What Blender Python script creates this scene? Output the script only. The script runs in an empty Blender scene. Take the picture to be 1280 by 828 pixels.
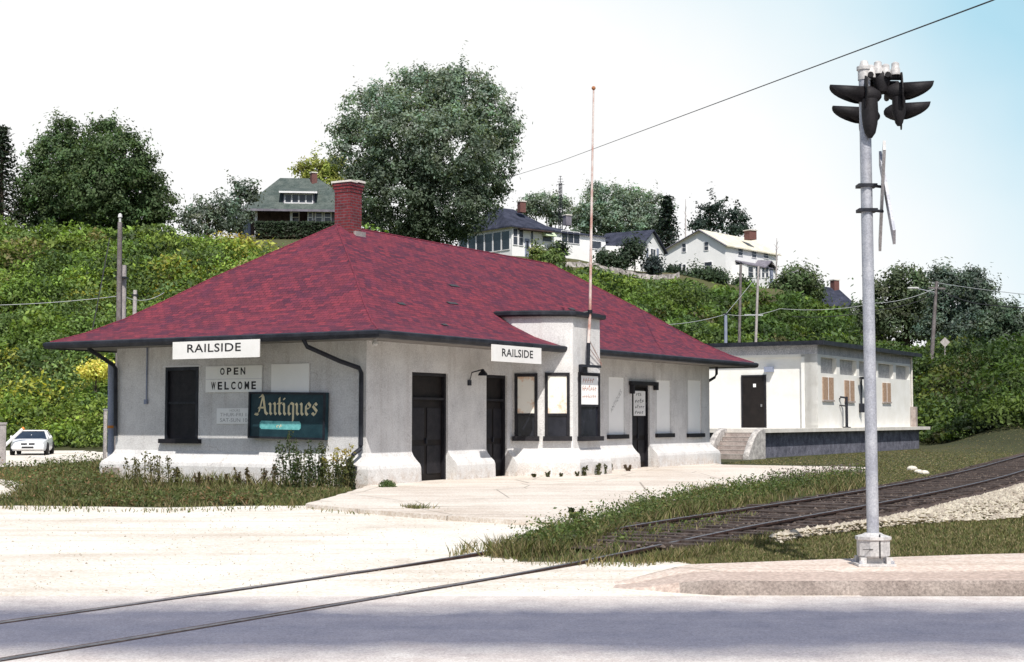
import bpy, bmesh, math, random
import numpy as np
from mathutils import Vector, Matrix
random.seed(7); RNG = np.random.default_rng(11)
SC = bpy.context.scene; COL = SC.collection
R = math.radians

# ------------------------------------------------------------------ camera model (eye 1.6 m, measured from the photograph)
FPX, HOR, EYE = 1850.0, 525.0, 1.6
PIT = math.atan((HOR-414)/FPX)
def ray(px, py):
    return (px-640, FPX*math.cos(PIT)-(414-py)*math.sin(PIT), FPX*math.sin(PIT)+(414-py)*math.cos(PIT))
def G(px, py, z=0.0):
    d = ray(px, py); s = (z-EYE)/d[2]; return (d[0]*s, d[1]*s, z)
def at(px, py, Y):
    d = ray(px, py); s = Y/d[1]; return (d[0]*s, Y, EYE+d[2]*s)

class Fr:
    """a vertical plane: s along it, d outwards, z up"""
    def __init__(self, o, ax, out):
        self.o, self.ax, self.out = o, ax, out
    def pt(self, s, d, z):
        return (self.o[0]+self.ax[0]*s+self.out[0]*d, self.o[1]+self.ax[1]*s+self.out[1]*d, z)
    def sz(self, px, py, d=0.0):
        r = ray(px, py); n = self.out
        ox, oy = self.o[0]+n[0]*d, self.o[1]+n[1]*d
        k = (ox*n[0]+oy*n[1])/(r[0]*n[0]+r[1]*n[1])
        X, Y, Z = r[0]*k, r[1]*k, EYE+r[2]*k
        return ((X-self.o[0])*self.ax[0]+(Y-self.o[1])*self.ax[1], Z)

# ------------------------------------------------------------------ mesh builder
class MB:
    def __init__(self): self.v, self.f, self.uv = [], [], {}
    def face(self, pts, uvs=None):
        n = len(self.v); self.v += [tuple(p) for p in pts]
        if uvs: self.uv[len(self.f)] = uvs
        self.f.append(tuple(range(n, n+len(pts))))
    def hexa(self, p):   # p: 8 points, bottom 4 then top 4
        n = len(self.v); self.v += [tuple(q) for q in p]
        for a in ((0,3,2,1),(4,5,6,7),(0,1,5,4),(1,2,6,5),(2,3,7,6),(3,0,4,7)):
            self.f.append(tuple(n+i for i in a))
        return self
    def box(self, c, s, rz=0.0):
        ca, sa = math.cos(rz), math.sin(rz); P = []
        for z in (-.5, .5):
            for x, y in ((-.5,-.5),(.5,-.5),(.5,.5),(-.5,.5)):
                X, Y = x*s[0], y*s[1]
                P.append((c[0]+X*ca-Y*sa, c[1]+X*sa+Y*ca, c[2]+z*s[2]))
        return self.hexa(P)
    def fbox(self, F, s0, s1, d0, d1, z0, z1):
        return self.hexa([F.pt(s0,d0,z0),F.pt(s1,d0,z0),F.pt(s1,d1,z0),F.pt(s0,d1,z0),
                          F.pt(s0,d0,z1),F.pt(s1,d0,z1),F.pt(s1,d1,z1),F.pt(s0,d1,z1)])
    def rings(self, rings, close=True, caps=True):
        n0 = len(self.v); m = len(rings[0])
        for r in rings: self.v += [tuple(p) for p in r]
        for i in range(len(rings)-1):
            for j in range(m if close else m-1):
                a, b = n0+i*m+j, n0+i*m+(j+1) % m
                self.f.append((a, b, b+m, a+m))
        if caps:
            self.f.append(tuple(n0+j for j in range(m))[::-1])
            self.f.append(tuple(n0+(len(rings)-1)*m+j for j in range(m)))
        return self
    def tube(self, pts, r, n=8, caps=True):
        pts = [Vector(p) for p in pts]; rr = r if isinstance(r, (list, tuple)) else [r]*len(pts)
        R_ = []
        for i, p in enumerate(pts):
            t = (pts[min(i+1, len(pts)-1)]-pts[max(i-1, 0)]).normalized()
            a = Vector((0,0,1)) if abs(t.z) < .9 else Vector((1,0,0))
            x = t.cross(a).normalized(); y = t.cross(x).normalized()
            R_.append([p+(x*math.cos(2*math.pi*k/n)+y*math.sin(2*math.pi*k/n))*rr[i] for k in range(n)])
        return self.rings(R_, True, caps)
    def lathe(self, base, axis, prof, n=16):
        b = Vector(base); t = Vector(axis).normalized()
        a = Vector((0,0,1)) if abs(t.z) < .9 else Vector((1,0,0))
        x = t.cross(a).normalized(); y = t.cross(x).normalized()
        return self.rings([[b+t*h+(x*math.cos(2*math.pi*k/n)+y*math.sin(2*math.pi*k/n))*max(r,1e-4) for k in range(n)] for h, r in prof])
    def prism(self, poly, z0, z1):
        return self.rings([[(x,y,z0) for x,y in poly],[(x,y,z1) for x,y in poly]])
    def build(self, name, mat, parent=None, smooth=False, loc=None, recalc=True, ang=40):
        me = bpy.data.meshes.new(name)
        off = Vector(parent['_o']) if parent is not None else Vector(loc or (0,0,0))
        me.from_pydata([tuple(Vector(p)-off) for p in self.v], [], self.f)
        if self.uv:
            ul = me.uv_layers.new(name='UVMap')
            for fi, uvs in self.uv.items():
                p = me.polygons[fi]
                for k, li in enumerate(p.loop_indices): ul.data[li].uv = uvs[k]
        if recalc:
            bm = bmesh.new(); bm.from_mesh(me); bmesh.ops.recalc_face_normals(bm, faces=bm.faces); bm.to_mesh(me); bm.free()
        o = link(name, me, mat, parent, loc)
        if smooth:
            me.polygons.foreach_set('use_smooth', [True]*len(me.polygons)); me.set_sharp_from_angle(angle=R(ang))
        return o

def link(name, me, mat, parent=None, loc=None):
    o = bpy.data.objects.new(name, me); COL.objects.link(o)
    if mat: me.materials.append(mat)
    base = Vector(parent['_o']) if parent is not None else Vector(loc or (0,0,0))
    o['_o'] = tuple(base)
    if parent is not None: o.parent = parent
    elif loc: o.location = loc
    return o
def tag(o, label=None, cat=None, group=None, kind=None):
    if label: o['label'] = label
    if cat: o['category'] = cat
    if group: o['group'] = group
    if kind: o['kind'] = kind
    return o
def thing(name, label, cat, loc=(0,0,0), group=None):
    o = bpy.data.objects.new(name, None); COL.objects.link(o); o.empty_display_size = .3
    o.location = loc; o['_o'] = tuple(loc); return tag(o, label, cat, group)
def struct(o): return tag(o, kind='structure')
def copy_thing(root, loc, label=None):
    r = root.copy(); COL.objects.link(r); r.location = loc
    if label: r['label'] = label
    for ch in list(root.children):
        c = ch.copy(); COL.objects.link(c); c.parent = r
        for g in list(ch.children):
            d = g.copy(); COL.objects.link(d); d.parent = c
    return r

# ------------------------------------------------------------------ materials
class NT:
    def __init__(self, name):
        self.m = bpy.data.materials.new(name); self.m.use_nodes = True
        self.t = self.m.node_tree; self.t.nodes.clear()
        self.out = self.n('ShaderNodeOutputMaterial')
    def n(self, ty, **kw):
        x = self.t.nodes.new(ty)
        for k, v in kw.items():
            if k in x.inputs.keys(): x.inputs[k].default_value = v
            else: setattr(x, k, v)
        return x
    def l(self, a, b): self.t.links.new(a, b)
    def noise(self, vec, scale, detail=4, rough=.6):
        x = self.n('ShaderNodeTexNoise'); x.inputs['Scale'].default_value = scale
        x.inputs['Detail'].default_value = detail; x.inputs['Roughness'].default_value = rough
        self.l(vec, x.inputs['Vector']); return x.outputs['Fac']
    def ramp(self, fac, stops):
        x = self.n('ShaderNodeValToRGB'); e = x.color_ramp.elements
        while len(e) < len(stops): e.new(.5)
        for k, (p, c) in enumerate(stops):
            e[k].position = p; e[k].color = (c, c, c, 1) if isinstance(c, (int, float)) else (*c, 1)
        self.l(fac, x.inputs['Fac']); return x.outputs['Color']
    def mix(self, fac, a, b, mode='MIX'):
        x = self.n('ShaderNodeMix', data_type='RGBA', blend_type=mode)
        for sock, v in ((x.inputs[0], fac), (x.inputs[6], a), (x.inputs[7], b)):
            if isinstance(v, (int, float)): sock.default_value = v
            elif isinstance(v, tuple): sock.default_value = (*v, 1)
            else: self.l(v, sock)
        return x.outputs[2]
    def math(self, op, a, b=None, clamp=False):
        x = self.n('ShaderNodeMath', operation=op, use_clamp=clamp)
        for k, v in enumerate((a, b)):
            if v is None: continue
            if isinstance(v, (int, float)): x.inputs[k].default_value = v
            else: self.l(v, x.inputs[k])
        return x.outputs[0]
    def coord(self, which='Object'): return self.n('ShaderNodeTexCoord').outputs[which]
    def pos(self): return self.n('ShaderNodeNewGeometry').outputs['Position']
    def finish(self, col, rough=.85, bump=None, bs=.3, bd=.02, metal=0.0, spec=.3):
        b = self.n('ShaderNodeBsdfPrincipled'); b.inputs['Metallic'].default_value = metal
        b.inputs['Specular IOR Level'].default_value = spec
        if isinstance(rough, (int, float)): b.inputs['Roughness'].default_value = rough
        else: self.l(rough, b.inputs['Roughness'])
        if isinstance(col, tuple): b.inputs['Base Color'].default_value = (*col, 1)
        else: self.l(col, b.inputs['Base Color'])
        if bump is not None:
            x = self.n('ShaderNodeBump'); x.inputs['Strength'].default_value = bs; x.inputs['Distance'].default_value = bd
            self.l(bump, x.inputs['Height']); self.l(x.outputs['Normal'], b.inputs['Normal'])
        self.l(b.outputs[0], self.out.inputs['Surface']); return self.m

def mixed(name, a, b, scale=3.0, rough=.85, grain=.25, gscale=40, bs=.3, bd=.01, metal=0.0, spec=.3, lo=.35, hi=.65):
    """colour wandering between a and b, with a fine grain and a matching bump"""
    t = NT(name); p = t.pos()
    c = t.ramp(t.noise(p, scale), [(lo, a), (hi, b)])
    g = t.noise(p, gscale, 3, .7)
    c = t.mix(grain, c, t.ramp(g, [(.3, 0.0), (.7, 1.0)]), 'OVERLAY')
    return t.finish(c, rough, g, bs, bd, metal, spec)

def foliage(name, rough=.6, trans=.38):
    t = NT(name); a = t.n('ShaderNodeAttribute', attribute_name='tint')
    b = t.n('ShaderNodeBsdfPrincipled'); b.inputs['Roughness'].default_value = rough; b.inputs['Specular IOR Level'].default_value = .35
    t.l(a.outputs['Color'], b.inputs['Base Color'])
    tr = t.n('ShaderNodeBsdfTranslucent'); t.l(t.mix(1.0, a.outputs['Color'], (1.3, 1.25, .6), 'MULTIPLY'), tr.inputs['Color'])
    m = t.n('ShaderNodeMixShader'); m.inputs[0].default_value = trans
    t.l(b.outputs[0], m.inputs[1]); t.l(tr.outputs[0], m.inputs[2]); t.l(m.outputs[0], t.out.inputs['Surface'])
    return t.m

M = {}
def make_materials():
    # stucco: painted rough-cast, stained towards the base and streaked
    t = NT('white_stucco'); p = t.pos()
    sep = t.n('ShaderNodeSeparateXYZ'); t.l(p, sep.inputs[0])
    c = t.ramp(t.noise(p, 1.6, 5), [(.3, (.57,.56,.56)), (.62, (.70,.69,.685))])
    low = t.math('MULTIPLY', t.ramp(sep.outputs['Z'], [(.0, 1.0), (.45, 0.0)]), t.ramp(t.noise(p, 5.0, 6), [(.38, 0.0), (.62, 1.0)]))
    c = t.mix(t.math('MULTIPLY', low, .75), c, (.42,.31,.22))
    mp = t.n('ShaderNodeMapping'); mp.inputs['Scale'].default_value = (3.0, 3.0, .25); t.l(p, mp.inputs['Vector'])
    c = t.mix(t.math('MULTIPLY', t.ramp(t.noise(mp.outputs[0], 1.5, 5), [(.5, 0.0), (.72, 1.0)]), .34), c, (.42,.38,.36))
    nv = t.n('ShaderNodeVectorMath', operation='ADD'); t.l(p, nv.inputs[0]); nz = t.n('ShaderNodeTexNoise'); nz.inputs['Scale'].default_value = 2.0; t.l(p, nz.inputs['Vector']); t.l(nz.outputs['Color'], nv.inputs[1])
    vc = t.n('ShaderNodeTexVoronoi', feature='DISTANCE_TO_EDGE'); vc.inputs['Scale'].default_value = .55; t.l(nv.outputs[0], vc.inputs['Vector'])
    c = t.mix(t.math('MULTIPLY', t.ramp(vc.outputs['Distance'], [(.0, 1.0), (.006, 0.0)]), t.math('MULTIPLY', t.ramp(t.noise(p, .9, 3), [(.45, 0.0), (.6, 1.0)]), .5)), c, (.25,.22,.20))
    g = t.noise(p, 30, 3, .8); c = t.mix(.34, c, t.ramp(g, [(.3, 0.0), (.7, 1.0)]), 'OVERLAY')
    M['stucco'] = t.finish(c, .9, g, .6, .012)
    # red shingles
    t = NT('red_shingle'); uv = t.n('ShaderNodeUVMap').outputs[0]; p = t.pos()
    bk = t.n('ShaderNodeTexBrick'); t.l(uv, bk.inputs['Vector']); bk.offset = .5
    for k, v in (('Scale', 1.0), ('Mortar Size', .008), ('Mortar Smooth', .2), ('Bias', 0.0), ('Brick Width', .24), ('Row Height', .125)): bk.inputs[k].default_value = v
    bk.inputs['Color1'].default_value = (.205,.034,.052,1); bk.inputs['Color2'].default_value = (.07,.020,.040,1); bk.inputs['Mortar'].default_value = (.03,.010,.020,1)
    c = t.mix(t.ramp(t.noise(p, .9, 6, .7), [(.42, 0.0), (.7, .30)]), bk.outputs['Color'], (.27,.042,.056))
    c = t.mix(t.ramp(t.noise(p, 2.3, 5, .7), [(.45, 0.0), (.68, .32)]), c, (.075,.026,.062))
    g = t.noise(p, 26, 3, .85); c = t.mix(.6, c, t.ramp(g, [(.25, 0.0), (.75, 1.0)]), 'OVERLAY')
    M['shingle'] = t.finish(c, .9, bk.outputs['Fac'], -.5, .012)
    # brick
    t = NT('chimney_brick'); uv = t.n('ShaderNodeUVMap').outputs[0]; p = t.pos()
    bk = t.n('ShaderNodeTexBrick'); t.l(uv, bk.inputs['Vector'])
    for k, v in (('Scale', 1.0), ('Mortar Size', .010), ('Brick Width', .22), ('Row Height', .078)): bk.inputs[k].default_value = v
    bk.inputs['Color1'].default_value = (.20,.030,.035,1); bk.inputs['Color2'].default_value = (.12,.024,.03,1); bk.inputs['Mortar'].default_value = (.13,.085,.10,1)
    c = t.mix(.3, bk.outputs['Color'], t.ramp(t.noise(p, 6, 5), [(.3, 0.0), (.7, 1.0)]), 'OVERLAY')
    M['brick'] = t.finish(c, .9, bk.outputs['Fac'], -.5, .01)
    M['hip'] = mixed('red_hip_cap', (.11,.022,.042), (.20,.034,.056), 4, .9, .5, 26)
    M['far_brick'] = mixed('weathered_brick', (.13,.06,.055), (.19,.09,.08), 8)
    # ground
    t = NT('ground_soil'); p = t.pos()
    c = t.ramp(t.noise(p, .12, 6), [(.35, (.075,.085,.030)), (.55, (.10,.105,.042)), (.7, (.15,.125,.07))])
    c = t.mix(t.ramp(t.noise(p, 3.0, 5, .7), [(.4, 0.0), (.7, .6)]), c, (.085,.07,.04))
    sp = t.n('ShaderNodeSeparateXYZ'); t.l(p, sp.inputs[0]); steep = t.math('MULTIPLY', t.math('MULTIPLY_ADD', sp.outputs['Z'], 1.2, True), t.math('SUBTRACT', 1.0, t.math('MULTIPLY', t.math('SUBTRACT', sp.outputs['Y'], 112.0), .12, True)))
    c = t.mix(t.math('MULTIPLY', steep, .8), c, (.03,.036,.016))
    g = t.noise(p, 25, 3, .8); c = t.mix(.5, c, t.ramp(g, [(.25, 0.0), (.75, 1.0)]), 'OVERLAY')
    M['ground'] = t.finish(c, .95, g, .8, .05)
    # gravel
    def gravel(name, a, b, spots=.5, cracks=0.0):
        t = NT(name); p = t.pos()
        c = t.ramp(t.noise(p, .35, 6, .65), [(.3, a), (.6, b)])
        vo = t.n('ShaderNodeTexVoronoi'); vo.inputs['Scale'].default_value = 22; t.l(p, vo.inputs['Vector'])
        c = t.mix(.35, c, vo.outputs['Distance'], 'OVERLAY')
        dk = t.math('MULTIPLY', t.ramp(t.noise(p, 1.1, 8, .75), [(.56, 0.0), (.72, 1.0)]), spots)
        c = t.mix(dk, c, (.40,.33,.26))
        mp = t.n('ShaderNodeMapping'); mp.inputs['Scale'].default_value = (.22, 2.6, 1); mp.inputs['Rotation'].default_value = (0, 0, .12); t.l(p, mp.inputs['Vector'])
        c = t.mix(t.math('MULTIPLY', t.ramp(t.noise(mp.outputs[0], .8, 5, .65), [(.50, 0.0), (.68, 1.0)]), .45), c, tuple(x*k for x, k in zip(a, (.74,.66,.58))))
        if cracks:
            vc = t.n('ShaderNodeTexVoronoi', feature='DISTANCE_TO_EDGE'); vc.inputs['Scale'].default_value = .33; t.l(p, vc.inputs['Vector'])
            c = t.mix(t.ramp(vc.outputs['Distance'], [(.0, cracks), (.008, 0.0)]), c, (.16,.13,.10))
        g = t.noise(p, 45, 3, .8); c = t.mix(.3, c, t.ramp(g, [(.25, 0.0), (.75, 1.0)]), 'OVERLAY')
        return t.finish(c, .95, g, .6, .02)
    M['gravel'] = gravel('pale_gravel', (.64,.57,.49), (.80,.76,.69), .5)
    M['platform'] = gravel('worn_concrete', (.58,.50,.43), (.74,.68,.61), .5, .8)
    M['sidewalk'] = gravel('pink_concrete', (.53,.43,.37), (.66,.56,.49), .3, .6)
    M['cheek'] = mixed('mottled_concrete', (.30,.28,.27), (.58,.55,.52), 5, .95, .4)
    M['kerb'] = gravel('kerb_concrete', (.46,.36,.31), (.58,.47,.41), .35)
    # asphalt with dust blown over both edges
    t = NT('dusty_asphalt'); p = t.pos(); sep = t.n('ShaderNodeSeparateXYZ'); t.l(p, sep.inputs[0])
    c = t.ramp(t.noise(p, 2.2, 6, .7), [(.3, (.115,.12,.168)), (.65, (.16,.163,.212))])
    mp = t.n('ShaderNodeMapping'); mp.inputs['Scale'].default_value = (.15, 2.2, 1); t.l(p, mp.inputs['Vector'])
    c = t.mix(t.ramp(t.noise(mp.outputs[0], 1.2, 5), [(.4, 0.0), (.7, .18)]), c, (.28,.26,.29))
    wob = t.math('MULTIPLY', t.math('SUBTRACT', t.noise(p, .55, 6, .7), .5), 1.3)
    yy = t.math('ADD', sep.outputs['Y'], wob)
    left = t.ramp(t.math('MULTIPLY_ADD', sep.outputs['X'], -.08), [(.0, 0.0), (.5, 1.0)])
    near = t.math('SUBTRACT', 1.0, t.math('MULTIPLY_ADD', t.math('SUBTRACT', yy, 10.25), 1.1, True), True)
    far_ = t.math('MULTIPLY', t.math('SUBTRACT', yy, 12.3), 1.0, True)
    d = t.math('MAXIMUM', near, far_)
    c = t.mix(t.math('MULTIPLY', d, .92), c, t.ramp(t.noise(p, 3, 5), [(.3, (.56,.49,.46)), (.7, (.74,.69,.65))]))
    g = t.noise(p, 60, 3, .8); c = t.mix(.5, c, t.ramp(g, [(.25, 0.0), (.75, 1.0)]), 'OVERLAY')
    M['asphalt'] = t.finish(c, .85, g, .5, .012)
    M['old_asphalt'] = mixed('hill_asphalt', (.26,.25,.27), (.34,.33,.34), 1)
    M['bed'] = mixed('track_bed', (.045,.030,.026), (.13,.095,.08), 3, .95, .5, 30, .8, .04)
    M['tie'] = mixed('creosoted_timber', (.028,.02,.018), (.10,.075,.065), 6, .9, .4, 30)
    M['rail'] = mixed('rusty_rail', (.035,.02,.017), (.085,.045,.035), 9, .6, .3, 30, metal=.3)
    M['railtop'] = mixed('worn_rail', (.09,.085,.10), (.19,.18,.20), 9, .45, .2, 30, metal=.5)
    M['stone'] = mixed('crushed_stone', (.55,.50,.42), (.78,.74,.66), 6, .95)
    M['darkpaint'] = mixed('black_paint', (.009,.009,.013), (.02,.018,.022), 5, .6, .3, 30)
    M['gutter'] = mixed('black_gutter', (.010,.012,.018), (.028,.03,.04), 3, .5, .3, 20)
    M['door'] = mixed('dark_brown_door', (.007,.005,.005), (.015,.011,.010), 3, .65, .3, 30)
    M['glass'] = mixed('dark_window', (.012,.014,.022), (.03,.032,.045), 1.5, .12, .1, 3, spec=.5)
    M['pane'] = mixed('house_window', (.03,.035,.05), (.07,.08,.10), .8, .15, .1, 3, spec=.5)
    M['soffit'] = mixed('grey_soffit', (.16,.15,.145), (.28,.26,.24), 2.0, .9)
    M['signwhite'] = mixed('sign_white', (.78,.77,.75), (.84,.83,.82), 3, .6, .08, 30, .05)
    M['board'] = mixed('white_board', (.90,.90,.89), (.93,.93,.92), 2, .8, .15, 30, .15)
    M['stained'] = None
    t = NT('stained_board'); p = t.pos()
    c = t.ramp(t.noise(p, 2.4, 6, .7), [(.52, (.80,.77,.70)), (.64, (.68,.45,.30)), (.78, (.40,.19,.11))])
    M['stained'] = t.finish(c, .8)
    M['ink'] = mixed('black_lettering', (.012,.012,.014), (.03,.03,.034), 5, .6, .1)
    M['redink'] = mixed('faded_red_lettering', (.55,.27,.20), (.66,.42,.34), 5, .7, .1)
    M['greyink'] = mixed('faded_grey_lettering', (.33,.32,.33), (.5,.49,.49), 9, .7, .1)
    M['teal'] = mixed('dark_teal_board', (.008,.030,.042), (.018,.052,.066), 3, .45, .2, 30)
    M['cream'] = mixed('cream_lettering', (.72,.62,.38), (.80,.72,.50), 5, .5, .05)
    t = NT('pale_teal_patch'); p = t.pos()
    c = t.ramp(t.noise(p, 5, 5, .7), [(.35, (.06,.30,.32)), (.6, (.20,.55,.55))])
    M['patch'] = t.finish(c, .5)
    M['galv'] = mixed('galvanised_steel', (.39,.40,.45), (.52,.53,.57), 5, .5, .25, 60, .1, .003, metal=.35)
    M['silver'] = mixed('silver_paint', (.46,.45,.45), (.62,.60,.59), 5, .6, .2, 40, metal=.1)
    M['signalblack'] = mixed('signal_black', (.008,.007,.008), (.018,.016,.019), 5, .65, .2, 40)
    M['lens'] = mixed('red_lens', (.10,.008,.008), (.14,.012,.012), 5, .2)
    M['pole'] = mixed('weathered_pole', (.13,.11,.11), (.22,.20,.20), 5, .9, .4, 30)
    M['palepole'] = mixed('bleached_pole', (.34,.31,.31), (.48,.44,.43), 5, .9, .4, 30)
    t = NT('rust_streaked_paint'); p = t.pos()
    c = t.ramp(t.noise(p, 1.4, 5, .7), [(.42, (.66,.58,.55)), (.58, (.46,.26,.22)), (.74, (.26,.11,.09))])
    M['flagpole'] = t.finish(c, .6)
    M['rust'] = mixed('rusty_iron', (.30,.10,.04), (.45,.2,.1), 6, .9)
    M['wire'] = mixed('black_wire', (.03,.03,.035), (.05,.05,.05), 5, .7, .05)
    M['palewire'] = mixed('pale_wire', (.40,.42,.44), (.48,.5,.5), 5, .7, .05)
    M['freight'] = mixed('cream_stucco', (.77,.755,.71), (.84,.83,.80), 1.2, .9, .2, 30, .5, .012)
    M['frieze'] = mixed('shaded_frieze', (.40,.40,.43), (.55,.54,.56), 2.5, .9, .4, 20, .5, .012)  # eave shade on the top course, painted into its grey
    M['panelshade'] = mixed('shaded_panel_grey', (.38,.37,.37), (.52,.51,.50), 3, .9, .5, 20, .5, .012)  # grey holds the painted shade of the sunk panels
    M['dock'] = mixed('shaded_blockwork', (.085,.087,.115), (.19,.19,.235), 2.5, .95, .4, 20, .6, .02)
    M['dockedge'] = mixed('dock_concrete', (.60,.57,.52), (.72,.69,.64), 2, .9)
    M['stair'] = mixed('stair_concrete', (.30,.25,.23), (.45,.39,.36), 4, .9, .4)
    M['tar'] = mixed('tar_roof', (.035,.037,.045), (.07,.07,.08), 2, .9)
    M['shutter'] = mixed('brown_boarding', (.32,.20,.13), (.46,.33,.24), 9, .8)
    M['greenroof'] = mixed('green_shingle', (.055,.075,.070), (.105,.125,.115), 1.2, .9, .4, 8)
    M['slate'] = mixed('slate_shingle', (.020,.024,.042), (.05,.055,.085), 1.2, .9, .4, 8)
    M['paleroof'] = mixed('pale_roof', (.62,.58,.46), (.74,.70,.60), 1.2, .8, .2, 8)
    M['siding'] = mixed('white_siding', (.84,.84,.84), (.88,.88,.88), 1, .8, .1)
    M['trim'] = mixed('white_trim', (.70,.70,.72), (.78,.78,.80), 2, .7, .1)
    M['greyside'] = mixed('grey_shingle_wall', (.14,.13,.16), (.22,.21,.25), 2, .9)
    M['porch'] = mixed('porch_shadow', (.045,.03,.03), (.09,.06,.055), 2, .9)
    M['awning'] = mixed('pale_awning', (.45,.55,.35), (.6,.7,.5), 3, .8)
    M['bluegrey'] = mixed('bluegrey_panel', (.22,.25,.35), (.30,.33,.42), 2, .8)
    M['bark'] = mixed('bark', (.05,.038,.03), (.11,.09,.075), 6, .95, .5)
    M['leaf'] = foliage('leaf'); M['grassmat'] = foliage('grass_blade', .7, .3)
    M['carwhite'] = mixed('white_car_paint', (.74,.75,.78), (.80,.81,.83), .5, .25, .0, 10, .0, spec=.5)
    M['carglass'] = mixed('car_glass', (.02,.03,.05), (.05,.07,.10), .5, .08, .0, 5, .0, spec=.6)
    M['tyre'] = mixed('tyre_rubber', (.012,.012,.013), (.02,.02,.02), 5, .9)
    M['chrome'] = mixed('wheel_metal', (.35,.35,.37), (.5,.5,.5), 5, .35, .1, metal=.7)
    M['amber'] = mixed('amber_lamp', (.6,.2,.03), (.65,.25,.05), 5, .3)
    M['lamp'] = mixed('lamp_glass', (.5,.5,.5), (.7,.7,.7), 5, .2)
    M['dusky'] = mixed('shaded_kerb_face', (.22,.18,.16), (.33,.28,.25), 2, .95, .4)  # kerb's upright face: its shade is painted into the colour
    M['rubble'] = mixed('rubble_stone', (.22,.20,.19), (.52,.48,.46), 2.2, .95, .5, 6, .8, .05, lo=.4, hi=.6)
    M['concrete'] = mixed('grey_concrete', (.26,.24,.24), (.38,.35,.34), 3, .95, .4)
make_materials()

# ------------------------------------------------------------------ leaves and blades as one mesh
def quads(name, C, A, B, tint, mat, parent=None, loc=(0,0,0)):
    """C centres, A and B half-axes (N x 3): one leaf-shaped quad each"""
    N = len(C); off = np.array(parent['_o'] if parent is not None else loc)
    V = np.stack([C-A, C-B*.8+A*.15, C+A, C+B*.8+A*.15], 1).reshape(-1, 3)-off
    return rawmesh(name, V, 4, tint, mat, parent, loc)
def rawmesh(name, V, k, tint, mat, parent=None, loc=(0,0,0)):
    n = len(V)//k; me = bpy.data.meshes.new(name)
    me.vertices.add(len(V)); me.vertices.foreach_set('co', V.astype(np.float32).ravel())
    me.loops.add(len(V)); me.loops.foreach_set('vertex_index', np.arange(len(V), dtype=np.int32))
    me.polygons.add(n); me.polygons.foreach_set('loop_start', np.arange(0, len(V), k, dtype=np.int32))
    me.update(calc_edges=True)
    at_ = me.attributes.new('tint', 'FLOAT_COLOR', 'FACE')
    at_.data.foreach_set('color', np.concatenate([np.clip(tint, 0, 1), np.ones((n, 1))], 1).astype(np.float32).ravel())
    return link(name, me, mat, parent, None if parent is not None else loc)
def unit(N):
    v = RNG.normal(size=(N, 3)); return v/np.linalg.norm(v, axis=1, keepdims=True)
def leafset(P, outward, size, tint, bias=.55):
    """P points, outward directions: leaf quads roughly facing outwards and up"""
    N = len(P); n = outward*bias+unit(N)*(1-bias)+np.array([0, 0, .15]); n /= np.linalg.norm(n, axis=1, keepdims=True)
    a = np.cross(n, unit(N)); a /= np.linalg.norm(a, axis=1, keepdims=True)+1e-9; b = np.cross(n, a)
    s = (size*(.6+.8*RNG.random(N)))[:, None] if np.isscalar(size) else (size*(.6+.8*RNG.random(N)))[:, None]
    return P, a*s, b*s*.62, tint
def vary(base, N, amt=.3, hue=.12):
    t = np.array(base)[None, :]*(1+amt*(RNG.random((N, 1))*2-1)); t = t*(1+hue*(RNG.random((N, 3))*2-1)); return t

# ------------------------------------------------------------------ terrain
PXC = [-1500, -300, 0, 100, 200, 300, 420, 600, 700, 830, 970, 1035, 1080, 1150, 1280, 1500, 2600]
L_ = [(80,0),(88,3.0),(113,15.9),(150,19.6),(240,22)]
PROF = [L_, L_, L_, L_, L_, [(80,0),(88,2.8),(113,14.4),(120,15.9),(150,20.2),(240,22)], [(80,0),(113,14.2),(120,15.9),(150,20.2),(240,22)],
        [(84,0),(146,16.8),(157,19.3),(240,21)], [(84,0),(148,16.6),(157,19.0),(240,20.5)], [(88,0),(154,15.8),(165,18.2),(240,19)],
        [(92,0),(160,15.0),(172,17.0),(240,18)], [(93,0),(170,14.3),(185,15.6),(240,16)], [(95,0),(170,12),(240,13)],
        [(90,0),(108,5.1),(116,5.5),(150,9),(240,11)], [(74,0),(104,4.9),(114,5.3),(150,9),(240,12)], [(62,0),(100,4.6),(150,8),(240,12)], [(60,0),(100,4),(150,8),(240,12)]]
YS = np.linspace(0, 700, 701); TZ = []
for pr in PROF:
    z = np.interp(YS, [0]+[a for a, b in pr]+[700], [0]+[b for a, b in pr]+[pr[-1][1]+2])
    k = np.array([1,2,3,4,3,2,1])/16.; z2 = np.convolve(np.pad(z, 3, 'edge'), k, 'valid'); TZ.append(np.where(YS < 56, 0, z2))
TZ = np.array(TZ)
def terrain(X, Y):
    X = np.atleast_1d(np.asarray(X, float)); Y = np.atleast_1d(np.asarray(Y, float))
    Yc = np.clip(Y, 0, 699.9); px = np.clip(640+FPX*X/np.maximum(Y, 20), PXC[0], PXC[-1]-1e-3)
    i = np.clip(np.searchsorted(PXC, px, 'right')-1, 0, len(PXC)-2); pc = np.array(PXC); w = (px-pc[i])/(pc[i+1]-pc[i]); w = w*w*(3-2*w)
    j = Yc.astype(int); fy = Yc-j
    a = TZ[i, j]*(1-fy)+TZ[i, j+1]*fy; b = TZ[i+1, j]*(1-fy)+TZ[i+1, j+1]*fy
    return np.where(Y < 56, 0, a*(1-w)+b*w)
def tz(x, y): return float(terrain(x, y)[0])
def onhill(px, Y):
    X = (px-640)/FPX*Y; return (X, Y, tz(X, Y))

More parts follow.
